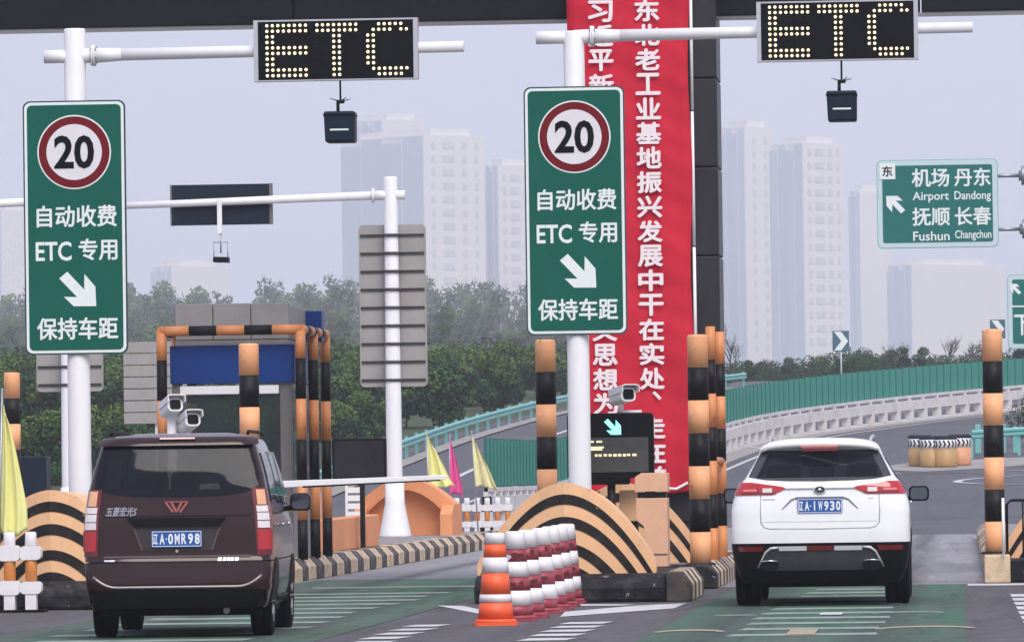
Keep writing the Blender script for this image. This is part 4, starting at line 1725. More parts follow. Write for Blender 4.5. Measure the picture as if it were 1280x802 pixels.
mb.prism([(fx(.155) + -x * .5, fz(.505) + -z * .5) for x, z in ARROW], 'y', -.024, -.017)
mb.build('arrow', letter_white, p)
for v in (.195, .80):
    mb = MB()
    mb.cyl((w / 2 - .2, .12, fz(v)), (w / 2 + .55, .12, fz(v)), .05, n=10)
    mb.cyl((w / 2 + .55, .12, fz(v)), (w / 2 + 3.2, .12, fz(v)), .14, .17, n=12)
    mb.lathe([(.26, 0), (.26, .08)], 14, (w / 2 + .62, .12, fz(v)), axis='x')
    mb.build('support_arm', steel, t)
mb = MB()
mb.cyl((w / 2 + 3.2, .12, -(at(1097, 311, 170).z)), (w / 2 + 3.2, .12, h + .3), .2, n=14)
mb.build('mast', steel, t)

t, p, w, h = far_sign(1260, 1320, 342, 436, 188, 'green direction sign cut by the right edge')
mb = MB()
mb.prism([(fx(.17) + -x * .34, fz(.2) + -z * .34) for x, z in ARROW], 'y', -.024, -.017)
mb.build('arrow', letter_white, p)
text('sign_text', '下', w * .34, h * .28, letter_white, p, (fx(.30), -.022, fz(.68)), bold=.015)
mb = MB()
mb.box(-w / 2 + .12, w / 2 - .12, -.024, -.017, fz(.44), fz(.42))
mb.build('divider', letter_white, p)
mb = MB()
mb.cyl((w / 2 - .15, .15, -(at(1260, 436, 188).z) + tz(188)), (w / 2 - .15, .15, h), .1, n=12)
mb.build('mast', steel, t)

# ================================================================== far buildings
hazed_tan_wall = building_mat('hazed_tan_wall', (0.73, 0.69, 0.69))  # tan paled toward the haze colour, distance fading painted in
shade_wall = building_mat('hazed_shade_wall', (0.56, 0.61, 0.73))  # blue-grey paints shade on the left faces, paled like haze too
win_hazed = mat('hazed_window', (0.58, 0.57, 0.60), .3, var=.3, scale=.3)  # panes lightened to the haze colour, so they look washed out by distance


def tower(pxl, pxc, pxr, ytop, Y, label, cols, mroof=None, yaw=42.0, name='apartment_tower', first=34, rows_=None):
    """slab tower whose near vertical edge is at pxc; left face spans to pxl, right face to pxr"""
    s = FPX / Y
    z = at(pxc, ytop, Y).z
    cx = at(pxc, ytop, Y).x
    a = R(yaw)
    Lr = (pxr - pxc) / s / math.cos(a)
    Ll = max(2.0, (pxc - pxl) / s / math.sin(a))
    t = emp(name, (cx, Y, tz(Y)), label, 'building', None, a)
    H = z - tz(Y)
    # local: x along right face, y along left face going back
    mb = MB()
    mb.box(0, Lr, 0, Ll, 0, H)
    mb.build('wall', hazed_tan_wall, t)
    mb = MB()
    mb.box(Lr * .15, Lr * .8, 2, Ll * .9, H, H + 3)
    mb.build('roof', hazed_tan_wall, t)
    fl = 6.2
    w0 = None
    n = int(H / fl)
    for k in range(max(0, n - (rows_ or 22)), n):
        for c, (u, ww) in enumerate(cols):
            loc = (u * Lr, -.02, (k + .28) * fl)
            if w0 is None:
                mb = MB()
                mb.box(-.85, .85, -.2, .02, 0, 3.2)
                w0 = mb.build('window', win_hazed, t, loc)
                w0.scale = (ww, 1, 1)
            else:
                share(w0, t, loc, (ww, 1, random.choice((1, 1, .95, 1.05))))
    # proud bays covering the left face, their blue painting its shaded side
    for u in (.0, .25, .5, .75):
        mb = MB()
        mb.box(-.7 - .5 * (u in (.25, .75)), 0, Ll * u + .1, Ll * (u + .25) - .1, 0, H - (3 if u in (.25, .75) else .5))
        mb.build('shade_bay', shade_wall, t)
    return t


wc = [(.14, 1.2), (.36, 2.4), (.46, 1.2), (.66, 1.5), (.86, .9)]
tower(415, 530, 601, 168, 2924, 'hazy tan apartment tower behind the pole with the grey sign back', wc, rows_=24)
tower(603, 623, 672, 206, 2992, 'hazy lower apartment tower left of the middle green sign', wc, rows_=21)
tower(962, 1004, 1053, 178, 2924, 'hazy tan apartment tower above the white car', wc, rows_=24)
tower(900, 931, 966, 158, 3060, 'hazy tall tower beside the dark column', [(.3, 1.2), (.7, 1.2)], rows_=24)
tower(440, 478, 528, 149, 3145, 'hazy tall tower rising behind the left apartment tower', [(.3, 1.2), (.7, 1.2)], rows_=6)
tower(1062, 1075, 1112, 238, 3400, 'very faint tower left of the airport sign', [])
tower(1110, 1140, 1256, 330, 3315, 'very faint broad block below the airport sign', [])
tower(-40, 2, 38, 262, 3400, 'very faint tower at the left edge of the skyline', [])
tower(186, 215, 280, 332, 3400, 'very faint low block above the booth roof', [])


# ================================================================== trees
def leaf_cloud(mb, centers, radii, n, size, rng, squash=.8, mats_n=1):
    cs = np.array(centers)
    rs = np.array(radii)
    w = rs ** 2
    idx = rng.choice(len(cs), n, p=w / w.sum())
    d = rng.normal(size=(n, 3))
    d /= np.linalg.norm(d, axis=1)[:, None]
    rad = rng.uniform(.45, 1.0, n) ** .5
    pos = cs[idx] + d * (rs[idx] * rad)[:, None] * np.array([1, 1, squash])
    nrm = rng.normal(size=(n, 3)) + d * 1.1 + np.array([0, 0, .5])
    nrm /= np.linalg.norm(nrm, axis=1)[:, None]
    t = np.cross(nrm, rng.normal(size=(n, 3)))
    t /= np.linalg.norm(t, axis=1)[:, None]
    b = np.cross(nrm, t)
    s = size * rng.uniform(.6, 1.4, n)[:, None]
    o = len(mb.v)
    q = np.stack([pos - t * s * .5, pos + b * s * .32, pos + t * s * .5, pos - b * s * .32], 1).reshape(-1, 3)
    mb.v += [tuple(p) for p in q]
    mi = rng.integers(0, mats_n, len(cs))[idx]
    for i in range(n):
        mb.f.append([o + 4 * i, o + 4 * i + 1, o + 4 * i + 2, o + 4 * i + 3])
        mb.m.append(int(mi[i]))
        mb.s.append(False)


def make_tree(name, label, group, H, kind, seed, leaf=.3, n=2600, mats_=None):
    rng = np.random.default_rng(seed)
    rr = random.Random(seed)
    t = emp(name, (0, 0, 0), label, 'tree' if kind != 'shrub' else 'shrub', group)
    mb = MB()
    th = H * (.9 if kind != 'shrub' else .5)
    pts = [(0, 0, -.4)]
    x = y = 0
    for k in range(1, 6):
        x += rr.uniform(-.02, .02) * H
        y += rr.uniform(-.02, .02) * H
        pts.append((x, y, th * k / 5))
    mb.tube(pts, [H * .018 * (1 - .16 * k) for k in range(6)], 7)
    centers, radii = [], []
    nb = 16 if kind == 'broad' else (22 if kind == 'poplar' else 12)
    for k in range(nb):
        if kind == 'poplar':
            f = rr.uniform(.18, .99)
            a = rr.uniform(0, 6.28)
            R_ = H * .16 * math.sin(min(1, (1.06 - f) * 1.9) * math.pi / 2) * rr.uniform(.3, 1)
            c = (R_ * math.cos(a), R_ * math.sin(a), f * H)
            r = H * .085 * rr.uniform(.6, 1.1) * (1.2 - .6 * f)
        elif kind == 'broad':
            f = rr.uniform(.35, .95)
            a = rr.uniform(0, 6.28)
            R_ = H * .30 * math.sqrt(max(0, 1 - ((f - .6) / .42) ** 2)) * rr.uniform(.3, 1)
            c = (R_ * math.cos(a), R_ * math.sin(a), f * H)
            r = H * .13 * rr.uniform(.6, 1.2)
        else:
            f = rr.uniform(.12, .85)
            a = rr.uniform(0, 6.28)
            R_ = H * .55 * math.sqrt(max(0, 1 - (f - .1) ** 2)) * rr.uniform(.2, 1)
            c = (R_ * math.cos(a), R_ * math.sin(a), f * H)
            r = H * .24 * rr.uniform(.6, 1.2)
        centers.append(c)
        radii.append(r)
        base = pts[min(5, 1 + int(c[2] / H * 4.2))]
        mb.tube([base, ((base[0] + c[0]) / 2, (base[1] + c[1]) / 2, (base[2] * .55 + c[2] * .45)), c], [H * .008, H * .005, H * .002], 5)
        if kind != 'shrub':
            for q in range(2):
                tip = (c[0] + rr.uniform(-1, 1) * r, c[1] + rr.uniform(-1, 1) * r, c[2] + rr.uniform(.3, 1.3) * r)
                mb.tube([c, tip], [H * .003, H * .001], 4)
    mb.build('trunk', bark, t)
    mb = MB()
    leaf_cloud(mb, centers, radii, n, leaf, rng, .85, len(mats_))
    mb.build('crown', mats_, t, fix=False)
    return t


def bare_tree(name, label, group, H, seed):
    rr = random.Random(seed)
    t = emp(name, (0, 0, 0), label, 'tree', group)
    mb = MB()
    mb2 = MB()

    def grow(p, d, L, r, lev, m):
        q = p + d * L
        mid = p + d * L * .5 + Vector((rr.uniform(-1, 1), rr.uniform(-1, 1), rr.uniform(-.3, .5))) * L * .06
        m.tube([p, mid, q], [r, r * .8, r * .6], 5)
        if lev == 0:
            return
        for k in range(4 if lev > 1 else 3):
            nd = (d + Vector((rr.uniform(-1, 1), rr.uniform(-1, 1), rr.uniform(-.1, .8))) * .75).normalized()
            grow(p + d * L * rr.uniform(.5, 1), nd, L * rr.uniform(.5, .75), r * .55, lev - 1, mb2)
    grow(Vector((0, 0, -.3)), Vector((0, 0, 1)), H * .45, H * .02, 4, mb)
    mb.build('trunk', bark, t)
    mb2.build('crown', bark, t)
    return t


LM = [leaf_mid, leaf_dark, leaf_light]
SHRUB = 'bushy trees on the bank behind the guardrail'
lb_shr = 'leafy green bush on the bank behind the guardrail'


def merge_stuff(name, protos, spots, H0, label):
    """a wood that reads as one mass: trunks and crowns joined"""
    V_, F_, M_ = [], [], []
    off = 0
    data = []
    for o in protos:
        parts = []
        for ch in [k for k in bpy.data.objects if k.parent == o]:
            me = ch.data
            v = np.empty(len(me.vertices) * 3)
            me.vertices.foreach_get('co', v)
            f = [tuple(p.vertices) for p in me.polygons]
            mi = [p.material_index for p in me.polygons]
            parts.append((v.reshape(-1, 3), f, mi, ch.name.startswith('trunk')))
        data.append(parts)
    for (k, x, Y, H, rz, wx) in spots:
        s = H / H0
        c, sn = math.cos(rz), math.sin(rz)
        for v, f, mi, tr in data[k]:
            w = v * np.array([s * wx, s * wx, s])
            w = np.c_[w[:, 0] * c - w[:, 1] * sn + x, w[:, 0] * sn + w[:, 1] * c + Y, w[:, 2] + tz(Y) - .1]
            V_ += w.tolist()
            F_ += [tuple(i + off for i in q) for q in f]
            M_ += [0 if tr else 1 + i for i in mi]
            off += len(w)
    me = bpy.data.meshes.new(name)
    me.from_pydata(V_, [], F_)
    for m in [bark] + LM:
        me.materials.append(m)
    me.polygons.foreach_set('material_index', M_)
    me.update()
    o = bpy.data.objects.new(name, me)
    COL.objects.link(o)
    o['kind'] = 'stuff'
    o['label'] = label
    for p in protos:
        for ch in [k for k in bpy.data.objects if k.parent == p]:
            bpy.data.objects.remove(ch)
        bpy.data.objects.remove(p)
    return o


def place(protos, used, i, x, Y, H0, H, rz, dz=0.0):
    k = i % len(protos)
    if k not in used:
        o = protos[k]
        used.add(k)
    else:
        o = copy_tree(protos[k])
    o.location = (x, Y, tz(Y) - .1 + dz)
    s = H / H0
    o.scale = (s * random.uniform(.9, 1.15), s * random.uniform(.9, 1.1), s)
    o.rotation_euler = (0, 0, rz)
    return o


belt = [make_tree('belt_tree', 'x', None, 10, k, 20 + i, .22 if k == 'poplar' else .30, 2300, [leaf_dark, leaf_mid, leaf_dark] if k == 'poplar' else [leaf_mid, leaf_dark, leaf_light]) for i, k in enumerate(('poplar', 'broad', 'poplar', 'broad', 'poplar', 'poplar'))]
spots = []
for row, (Y0, top_off, step, kinds) in enumerate(((1500, -2, 8, (0, 2, 4, 5)), (1150, 12, 10, (0, 2, 4, 5)), (850, 34, 15, (0, 2, 4, 5, 1)), (600, 58, 22, (0, 2, 1, 3)), (460, 72, 28, (1, 3)))):
    px = -260 + row * 9
    while px < 735:
        Y = Y0 + random.uniform(-30, 30)
        ytop = 362 + 7 * math.sin(px * .021 + 1) + 5 * math.sin(px * .09) + random.uniform(-13, 17) + top_off + (8 if px < 330 else 0)
        p = at(px, ytop, Y)
        H = max(4, p.z - tz(Y))
        spots.append((random.choice(kinds), p.x, Y, H, random.uniform(0, 6.28), random.uniform(.8, 1.15)))
        px += step * random.uniform(.6, 1.4)
merge_stuff('wood', belt, spots, 10, 'hazy wood of tall trees behind the ramp')
spots = []
bk = [make_tree('bank_bush', 'x', None, 4.5, 'shrub', 140 + i, .24, 2200, LM) for i in range(4)]
for row, (Y0, y_t, step) in enumerate(((420, 432, 26), (385, 446, 28), (360, 466, 30), (345, 486, 34))):
    px = -240 + row * 13
    while px < 735:
        Y = Y0 + random.uniform(-8, 8)
        p = at(px, y_t + random.uniform(-14, 16), Y)
        if p.x < rail_x(Y) - 3 or Y > 355:
            spots.append((random.randrange(4), p.x, Y, max(2.2, p.z - tz(Y)), random.uniform(0, 6.28), random.uniform(.9, 1.3)))
        px += step * random.uniform(.75, 1.2)
px = 900
while px < 1300:
    Y = 430 + random.uniform(-8, 8)
    p = at(px, 440 + random.uniform(-8, 10) + (14 if px < 1030 else 0), Y)
    spots.append((random.randrange(4), p.x, Y, max(2.5, p.z - tz(Y)), random.uniform(0, 6.28), random.uniform(.8, 1.1)))
    px += 13 * random.uniform(.75, 1.2)
merge_stuff('undergrowth', bk, spots, 4.5, 'green undergrowth along the foot of the wood')
shr = [make_tree('bank_bush', lb_shr, SHRUB, 4.5, 'shrub', 40 + i, .30, 4200, LM) for i in range(4)]
used = set()
for row, (Y0, y_t, step) in enumerate(((326, 478, 46), (300, 500, 46), (272, 520, 46))):
    px = -25 + row * 13
    while px < 700:
        Y = Y0 + random.uniform(-8, 8)
        p = at(px, y_t + random.uniform(-14, 16), Y)
        if p.x < rail_x(Y) - 2.6:
            H = max(2.7, p.z - tz(Y))
            place(shr, used, random.randrange(4), p.x, Y, 4.5, H, random.uniform(0, 6.28))
        px += step * random.uniform(.75, 1.2)
# nearer bushes low at the left, seen between the poles and under the booth roof
for px, ytop, Y in ((20, 500, 225), (55, 515, 215), (90, 508, 230), (130, 495, 232), (165, 520, 212), (210, 500, 228), (262, 492, 240), (300, 505, 225), (345, 498, 240), (395, 500, 246), (430, 512, 250), (462, 520, 256)):
    p = at(px, ytop, Y)
    if p.x < rail_x(Y) - 2.2:
        place(shr, used, random.randrange(4), p.x, Y, 4.5, max(2, p.z - tz(Y)), random.uniform(0, 6.28))

# right side beyond the green fence
G2 = 'dark trees beyond the green fence'
dk = [make_tree('roadside_tree', 'dark leafy tree beyond the green fence on the right', G2, 6, 'broad' if i % 2 else 'shrub', 60 + i, .24, 2600, [leaf_dark, leaf_mid]) for i in range(3)]
used = set()
ti = 0
ORD = 'first second third fourth fifth sixth seventh eighth ninth tenth eleventh twelfth thirteenth fourteenth fifteenth sixteenth seventeenth'.split()
for px, ytop, Y in ((912, 462, 410), (940, 458, 405), (962, 462, 400), (985, 455, 396), (1012, 462, 390), (1040, 446, 385), (1065, 428, 372), (1085, 432, 378), (1105, 437, 384), (1128, 436, 390),
                    (1150, 436, 395), (1172, 437, 398), (1195, 438, 402), (1216, 432, 400), (1240, 436, 400), (1265, 430, 395), (1285, 420, 392)):
    p = at(px, ytop + random.uniform(-4, 4), Y)
    o = place(dk, used, random.randrange(3), p.x, Y, 6, max(2.2, (p.z - tz(Y)) * 1.05), random.uniform(0, 6.28))
    o['label'] = ORD[ti] + ' leafy tree above the green fence, counted from the dark column'
    ti += 1
bt_ = [bare_tree('bare_tree', 'thin half-bare tree standing beside the dark column', G2, 8, 5),
       bare_tree('bare_tree', 'bare branching tree between the chevron signs', G2, 8, 9),
       bare_tree('bare_tree', 'thin bare sapling right of the first chevron sign', G2, 8, 12),
       bare_tree('bare_tree', 'bare tree just left of the rightmost bollard top', G2, 8, 15)]
for o, (px, ytop, Y) in zip(bt_, ((912, 392, 400), (1182, 405, 392), (1120, 418, 400), (1222, 412, 396))):
    p = at(px, ytop, Y)
    o.location = (p.x, Y, tz(Y))
    s = (p.z - tz(Y)) / 8.6
    o.scale = (s * .8, s * .8, s)
# bush at the right edge by the short guardrail
eb = make_tree('edge_bush', 'dark bush at the right edge behind the bollard', None, 4.5, 'shrub', 77, .16, 3600, [leaf_dark, leaf_mid])
p = at(1290, 452, 238)
eb.location = (p.x, 238, tz(238))
s = (p.z - tz(238)) / 4.2
eb.scale = (s * .6, s * .6, s)

# ================================================================== vehicles
class Shell:
    """body as a stack of plan contours: half width, rear and front face for every height"""

    def __init__(s, zs, hw, yr, zf, yf, a=.32, n=4.5, af=.7, nf=3.0, taper=.03):
        s.zs, s.hw_, s.yr_, s.zf, s.yf_ = zs, hw, yr, zf, yf
        s.a, s.n, s.af, s.nf, s.taper = a, n, af, nf, taper

    @staticmethod
    def _sm(z, xs, ys):
        # light smoothing of the piecewise profile
        return float(np.mean([np.interp(z + d, xs, ys) for d in (-.02, -.01, 0, .01, .02)]))

    def hw(s, z): return s._sm(z, s.zs, s.hw_)
    def yr(s, z): return s._sm(z, s.zs, s.yr_)
    def yf(s, z): return s._sm(z, s.zf, s.yf_)

    def rear(s, x, z):
        w = s.hw(z)
        u = min(1.0, abs(x) / w)
        return s.yr(z) + s.a * (1 - (1 - u ** s.n) ** (1 / s.n))

    def contour(s, z):
        w, yr, yf = s.hw(z), s.yr(z), s.yf(z)
        pts = []
        N = 28
        for i in range(N + 1):
            th = -math.pi / 2 + math.pi * i / N
            x = w * math.sin(th)
            u = abs(x) / w
            pts.append((x, yr + s.a * (1 - (1 - min(1, u ** s.n)) ** (1 / s.n)), z))
        ya, yb = yr + s.a, yf - s.af
        M = 14
        for i in range(1, M):
            f = i / M
            pts.append((w * (1 - s.taper * f * f), ya + (yb - ya) * f, z))
        wf = w * (1 - s.taper)
        for i in range(N + 1):
            th = math.pi / 2 - math.pi * i / N
            x = wf * math.sin(th)
            u = abs(x) / wf
            pts.append((x, yf - s.af * (1 - (1 - min(1, u ** s.nf)) ** (1 / s.nf)), z))
        for i in range(M - 1, 0, -1):
            f = i / M
            pts.append((-w * (1 - s.taper * f * f), ya + (yb - ya) * f, z))
        return pts

    def loft(s, name, zlist, m, parent, cap=False, cuts=()):
        mb = MB()
        rows = []
        for z in zlist:
            c = s.contour(z)
            rows.append(c + [c[0]])
        mb.grid(rows, smooth=True)
        if cap:
            n = len(rows[0]) - 1
            o = len(mb.v) - len(rows[0])
            mb.f.append([o + i for i in range(n)]); mb.m.append(0); mb.s.append(True)
        taken = {}
        if cuts:
            keep = [[], [], []]
            for f, mi, sm in zip(mb.f, mb.m, mb.s):
                cx, cy, cz = (sum(mb.v[i][k] for i in f) / len(f) for k in range(3))
                hit = None
                if len(f) == 4:
                    for cn, test, cm in cuts:
                        if test(cx, cy, cz):
                            hit = cn
                            break
                if hit is None:
                    keep[0].append(f); keep[1].append(mi); keep[2].append(sm)
                else:
                    taken.setdefault(hit, []).append(f)
            mb.f, mb.m, mb.s = keep
        ob_ = mb.build(name, m, parent)
        for cn, test, cm in cuts:
            if cm is None or cn not in taken:
                continue
            idx = sorted({i for f in taken[cn] for i in f})
            mp_ = {i: k for k, i in enumerate(idx)}
            g = MB()
            g.add([mb.v[i] for i in idx], [[mp_[i] for i in f] for f in taken[cn]], 0, True)
            g.build(cn, cm, parent)
        return ob_

    def patch(s, name, rows, m, parent, off=.004, thick=.02, ncol=24, smooth=True, taperless=False):
        """panel on the rear face; rows are (z, x0, x1) from bottom to top"""
        mb = MB()
        fr, bk = [], []
        for (z, x0, x1) in rows:
            w = s.hw(z) * .9995
            r1, r2 = [], []
            for j in range(ncol + 1):
                x = x0 + (x1 - x0) * j / ncol
                x = max(-w, min(w, x))
                y = s.rear(x, z)
                # push outward along an approximate normal
                e = 1e-3
                xa = max(-w, min(w, x + e)); xb = max(-w, min(w, x - e))
                dydx = (s.rear(xa, z) - s.rear(xb, z)) / max(1e-6, xa - xb)
                dydx = max(-3, min(3, dydx))
                L = math.hypot(1, dydx)
                nx, ny = dydx / L, -1 / L
                r1.append((x + nx * off, y + ny * off, z))
                r2.append((x + nx * (off - thick), y + ny * (off - thick), z))
            fr.append(r1)
            bk.append(r2)
        mb.grid(fr, smooth=smooth)
        mb.grid(bk, smooth=smooth, flip=True)
        n = ncol + 1
        mb.grid([bk[0], fr[0]], smooth=False)
        mb.grid([fr[-1], bk[-1]], smooth=False)
        mb.grid([[r[0] for r in fr], [r[0] for r in bk]], smooth=False)
        mb.grid([[r[-1] for r in bk], [r[-1] for r in fr]], smooth=False)
        return mb.build(name, m, parent)

    def side_patch(s, name, rows, m, parent, off=.004, side=1):
        """panel on the flank; rows are (z, y0, y1)"""
        mb = MB()
        g = []
        for (z, y0, y1) in rows:
            w = s.hw(z)
            r_ = []
            ya, yb = s.yr(z) + s.a, s.yf(z) - s.af
            for j in range(13):
                y = y0 + (y1 - y0) * j / 12
                f = max(0, min(1, (y - ya) / (yb - ya)))
                x = w * (1 - s.taper * f * f)
                if y < ya:      # on the rear corner curve
                    u = max(0, 1 - (1 - min(1, (y - s.yr(z)) / s.a)) ** s.n) ** (1 / s.n)
                    x = w * u
                r_.append((side * (x + off), y, z))
            g.append(r_)
        mb.grid(g, smooth=True)
        ob_ = mb.build(name, m, parent)
        so_ = ob_.modifiers.new('thickness', 'SOLIDIFY')
        so_.thickness = .012
        so_.offset = 0
        return ob_


def interp_rows(pts_l, pts_r, n=10):
    """rows from two edge polylines [(z, x)] (z ascending)"""
    z0, z1 = pts_l[0][0], pts_l[-1][0]
    out = []
    for i in range(n + 1):
        z = z0 + (z1 - z0) * i / n
        out.append((z, float(np.interp(z, [p[0] for p in pts_l], [p[1] for p in pts_l])), float(np.interp(z, [p[0] for p in pts_r], [p[1] for p in pts_r]))))
    return out


def wheel(parent, x, y, r, w, side):
    ph = bpy.data.objects.new('wheel', None)
    ph.parent = parent
    ph.location = (x, y, r)
    COL.objects.link(ph)
    mb = MB()
    h = w / 2
    mb.lathe([(r * .66, -h * .95), (r * .82, -h), (r * .95, -h * .92), (r, -h * .7), (r, -.02), (r * .985, -.018), (r * .985, .018), (r, .02), (r, h * .7), (r * .95, h * .92), (r * .82, h), (r * .66, h * .95)], 32, axis='x')
    mb.build('tyre', rubber, ph)
    mb = MB()
    mb.lathe([(r * .66, side * h * .9), (r * .62, side * h * .8), (r * .25, side * h * .55), (r * .18, side * h * .85), (0, side * h * .86)], 24, axis='x')
    for k in range(10):
        a = 2 * math.pi * k / 10
        mb.cyl((side * h * .8, r * .18 * math.cos(a), r * .18 * math.sin(a)), (side * h * .84, r * .62 * math.cos(a), r * .62 * math.sin(a)), .018, n=6)
    mb.build('rim', silver_trim, ph)
    return ph


car_glass = glass_mat('car_glass', (0.006, 0.008, 0.014), 0.74)
clear_glass = glass_mat('clear_glass', (0.01, 0.012, 0.014), 0.28)
seat_cloth = mat('seat_cloth', (.022, .022, .026), .85, var=.2, scale=8)


def cabin(parent, w, z_floor, y0, y1, rear_y, front_y, head_z, n_rear):
    """seats, headrests and dashboard seen through the glass"""
    mb = MB()
    mb.box(-w, w, y0, y1, z_floor - .05, z_floor)
    mb.build('cabin_floor', plastic_black, parent)
    mb = MB()
    mb.prism([(y1 - .1, z_floor), (y1 - .1, z_floor + .42), (y1 + .12, z_floor + .45), (y1 + .2, z_floor)], 'x', -w * .95, w * .95)
    mb.build('dashboard', plastic_black, parent, bevel=.03)
    for yy, xs_ in ((rear_y, [(-.45), 0, .45] if n_rear == 3 else [-.38, .38]), (front_y, [-.38, .38])):
        for x in xs_:
            ww = .2 if len(xs_) == 3 else .25
            ph = bpy.data.objects.new('seat', None)
            ph.parent = parent
            ph.location = (x, yy, z_floor)
            COL.objects.link(ph)
            mb = MB()
            mb.prism([(a, b + (head_z - z_floor - .24) / 2) for a, b in rrect(ww * 2, head_z - z_floor - .24, .08)], 'y', -.06, .08)
            mb.build('backrest', seat_cloth, ph, bevel=.03)
            mb = MB()
            mb.prism([(a, b + head_z - z_floor - .10) for a, b in rrect(.27, .18, .06)], 'y', -.05, .06)
            mb.build('headrest', seat_cloth, ph, bevel=.03)


chrome = mat('chrome', (.75, .75, .76), .18, metal=1.0, var=0)
plastic_black = mat('plastic_black', (0.004, 0.004, 0.0045), .55, spec=0.15, var=.15, scale=15)
lamp_red = mat('lamp_red', (.42, .012, .016), .12, var=.1, scale=20, coat=.6)
lamp_red_dark = mat('lamp_red_dark', (.13, .006, .010), .2, var=.1, coat=.5)
lamp_clear = mat('lamp_clear', (.70, .64, .64), .12, var=.12, scale=25, coat=.6)
lamp_amber = mat('lamp_amber', (.72, .38, .20), .15, var=.08, scale=20, coat=.6)
plate_blue = mat('plate_blue', (.02, .085, .32), .4, var=.1, scale=12)
plate_white = mat('plate_white', (.78, .82, .86), .5, var=.03)


def plate(parent, x, y, z, body, w=.455, h=.148, tilt=0):
    mb = MB()
    mb.prism([(a, b) for a, b in rrect(w, h, .012, 3)], 'y', -.006, .0)
    p = mb.build('number_plate', plate_blue, parent, (x, y, z), (tilt, 0, 0))
    mb = MB()
    a, b = w / 2 - .006, h / 2 - .006
    for q in ((-a, a, b - .005, b), (-a, a, -b, -b + .005), (-a, -a + .005, -b + .006, b - .006), (a - .005, a, -b + .006, b - .006)):
        mb.box(q[0], q[1], -.0085, -.0062, q[2], q[3])
    mb.build('plate_edge', plate_white, p)
    for k, ch in enumerate(body[:2] + body[3:]):
        xc_ = w * (-.42 + .132 * k if k < 2 else -.42 + .132 * k + .036)
        cw_ = w * (.028 if ch == '1' else .098)
        text('plate_text', ch, cw_, h * .64, plate_white, p, (xc_, -.0085, 0), bold=.03)
    mb = MB()
    mb.lathe([(.007, -.009), (.007, -.006)], 8, (-w * .205, 0, 0), axis='y')
    mb.build('plate_dot', plate_white, p)
    return p


def mirror_unit(parent, x, y, z, side, m, w=.2, h=.16):
    ph = bpy.data.objects.new('wing_mirror', None)
    ph.parent = parent
    ph.location = (x, y, z)
    COL.objects.link(ph)
    mb = MB()
    pts = [(side * a, b) for a, b in rrect(w, h, .05)]
    mb.prism(pts, 'y', -.05, .03)
    mb.build('mirror_shell', m, ph, bevel=.02, seg=3)
    mb = MB()
    pts = [(side * a, b) for a, b in rrect(w - .04, h - .035, .04)]
    mb.prism(pts, 'y', -.058, -.052)
    mb.build('mirror_glass', mat('mirror_glass', (.16, .17, .19), .08, metal=1.0, var=0), ph)
    mb = MB()
    mb.cyl((-side * w * .75, .02, -h * .35), (-side * w * .3, 0, -h * .3), .025, n=8)
    mb.build('mirror_arm', plastic_black, ph)


# ------------------------------------------------------------------ brown van
van_paint = mat('van_paint', (.025, .0085, .0072), .14, spec=.3, metal=.15, var=.06, scale=1.5, coat=.35, dirt=(.030, .013, .011), dirt_amt=.25, dirt_scale=1.2)
V = Shell([.24, .30, .47, .69, .72, 1.0, 1.10, 1.27, 1.36, 1.5, 1.72, 1.79, 1.82, 1.84, 1.85],
          [.76, .80, .835, .845, .845, .845, .835, .815, .80, .77, .705, .675, .62, .50, .30],
          [.07, .03, .0, .015, .045, .05, .055, .085, .105, .15, .235, .27, .33, .50, .90],
          [.24, .5, .9, 1.0, 1.10, 1.2, 1.45, 1.75, 1.84, 1.85],
          [4.28, 4.36, 4.25, 4.1, 3.75, 3.5, 3.1, 2.75, 2.5, 2.2], a=.24, n=5.5, af=.75, nf=2.6)
vc = gnd(224, 796)
van = emp('minivan', (-7.05, 57.2, 0), 'dark brown minivan driving away in the left lane', 'van', None, R(2.3))
zz = list(np.linspace(.27, .685, 10))
V.loft('bumper', zz, van_paint, van)
VWL = [(1.268, 0.02), (1.275, .38), (1.30, .58), (1.345, .735), (1.45, .735), (1.60, .70), (1.735, .655)]
V.loft('body', list(np.linspace(.695, 1.845, 44)), van_paint, van, cap=True, cuts=(
    ('rear_opening', lambda x, y, z: y < .5 and 1.33 < z < 1.71 and abs(x) < float(np.interp(z, [p[0] for p in VWL], [p[1] for p in VWL])) - .07, None),
    ('windscreen', lambda x, y, z: 1.16 < z < 1.72 and abs(x) < V.hw(z) - .10 and y > V.yf(z) - .45, clear_glass),
    ('side_opening', lambda x, y, z: 1.25 < z < 1.62 and abs(x) > V.hw(z) * .95 and .55 < y < 2.5, None)))
cabin(van, .66, .80, .35, 3.0, 1.05, 2.15, 1.50, 3)
mb = MB()
mb.box(-.72, .72, .35, 4.0, .20, .40)
mb.build('underbody', plastic_black, van)
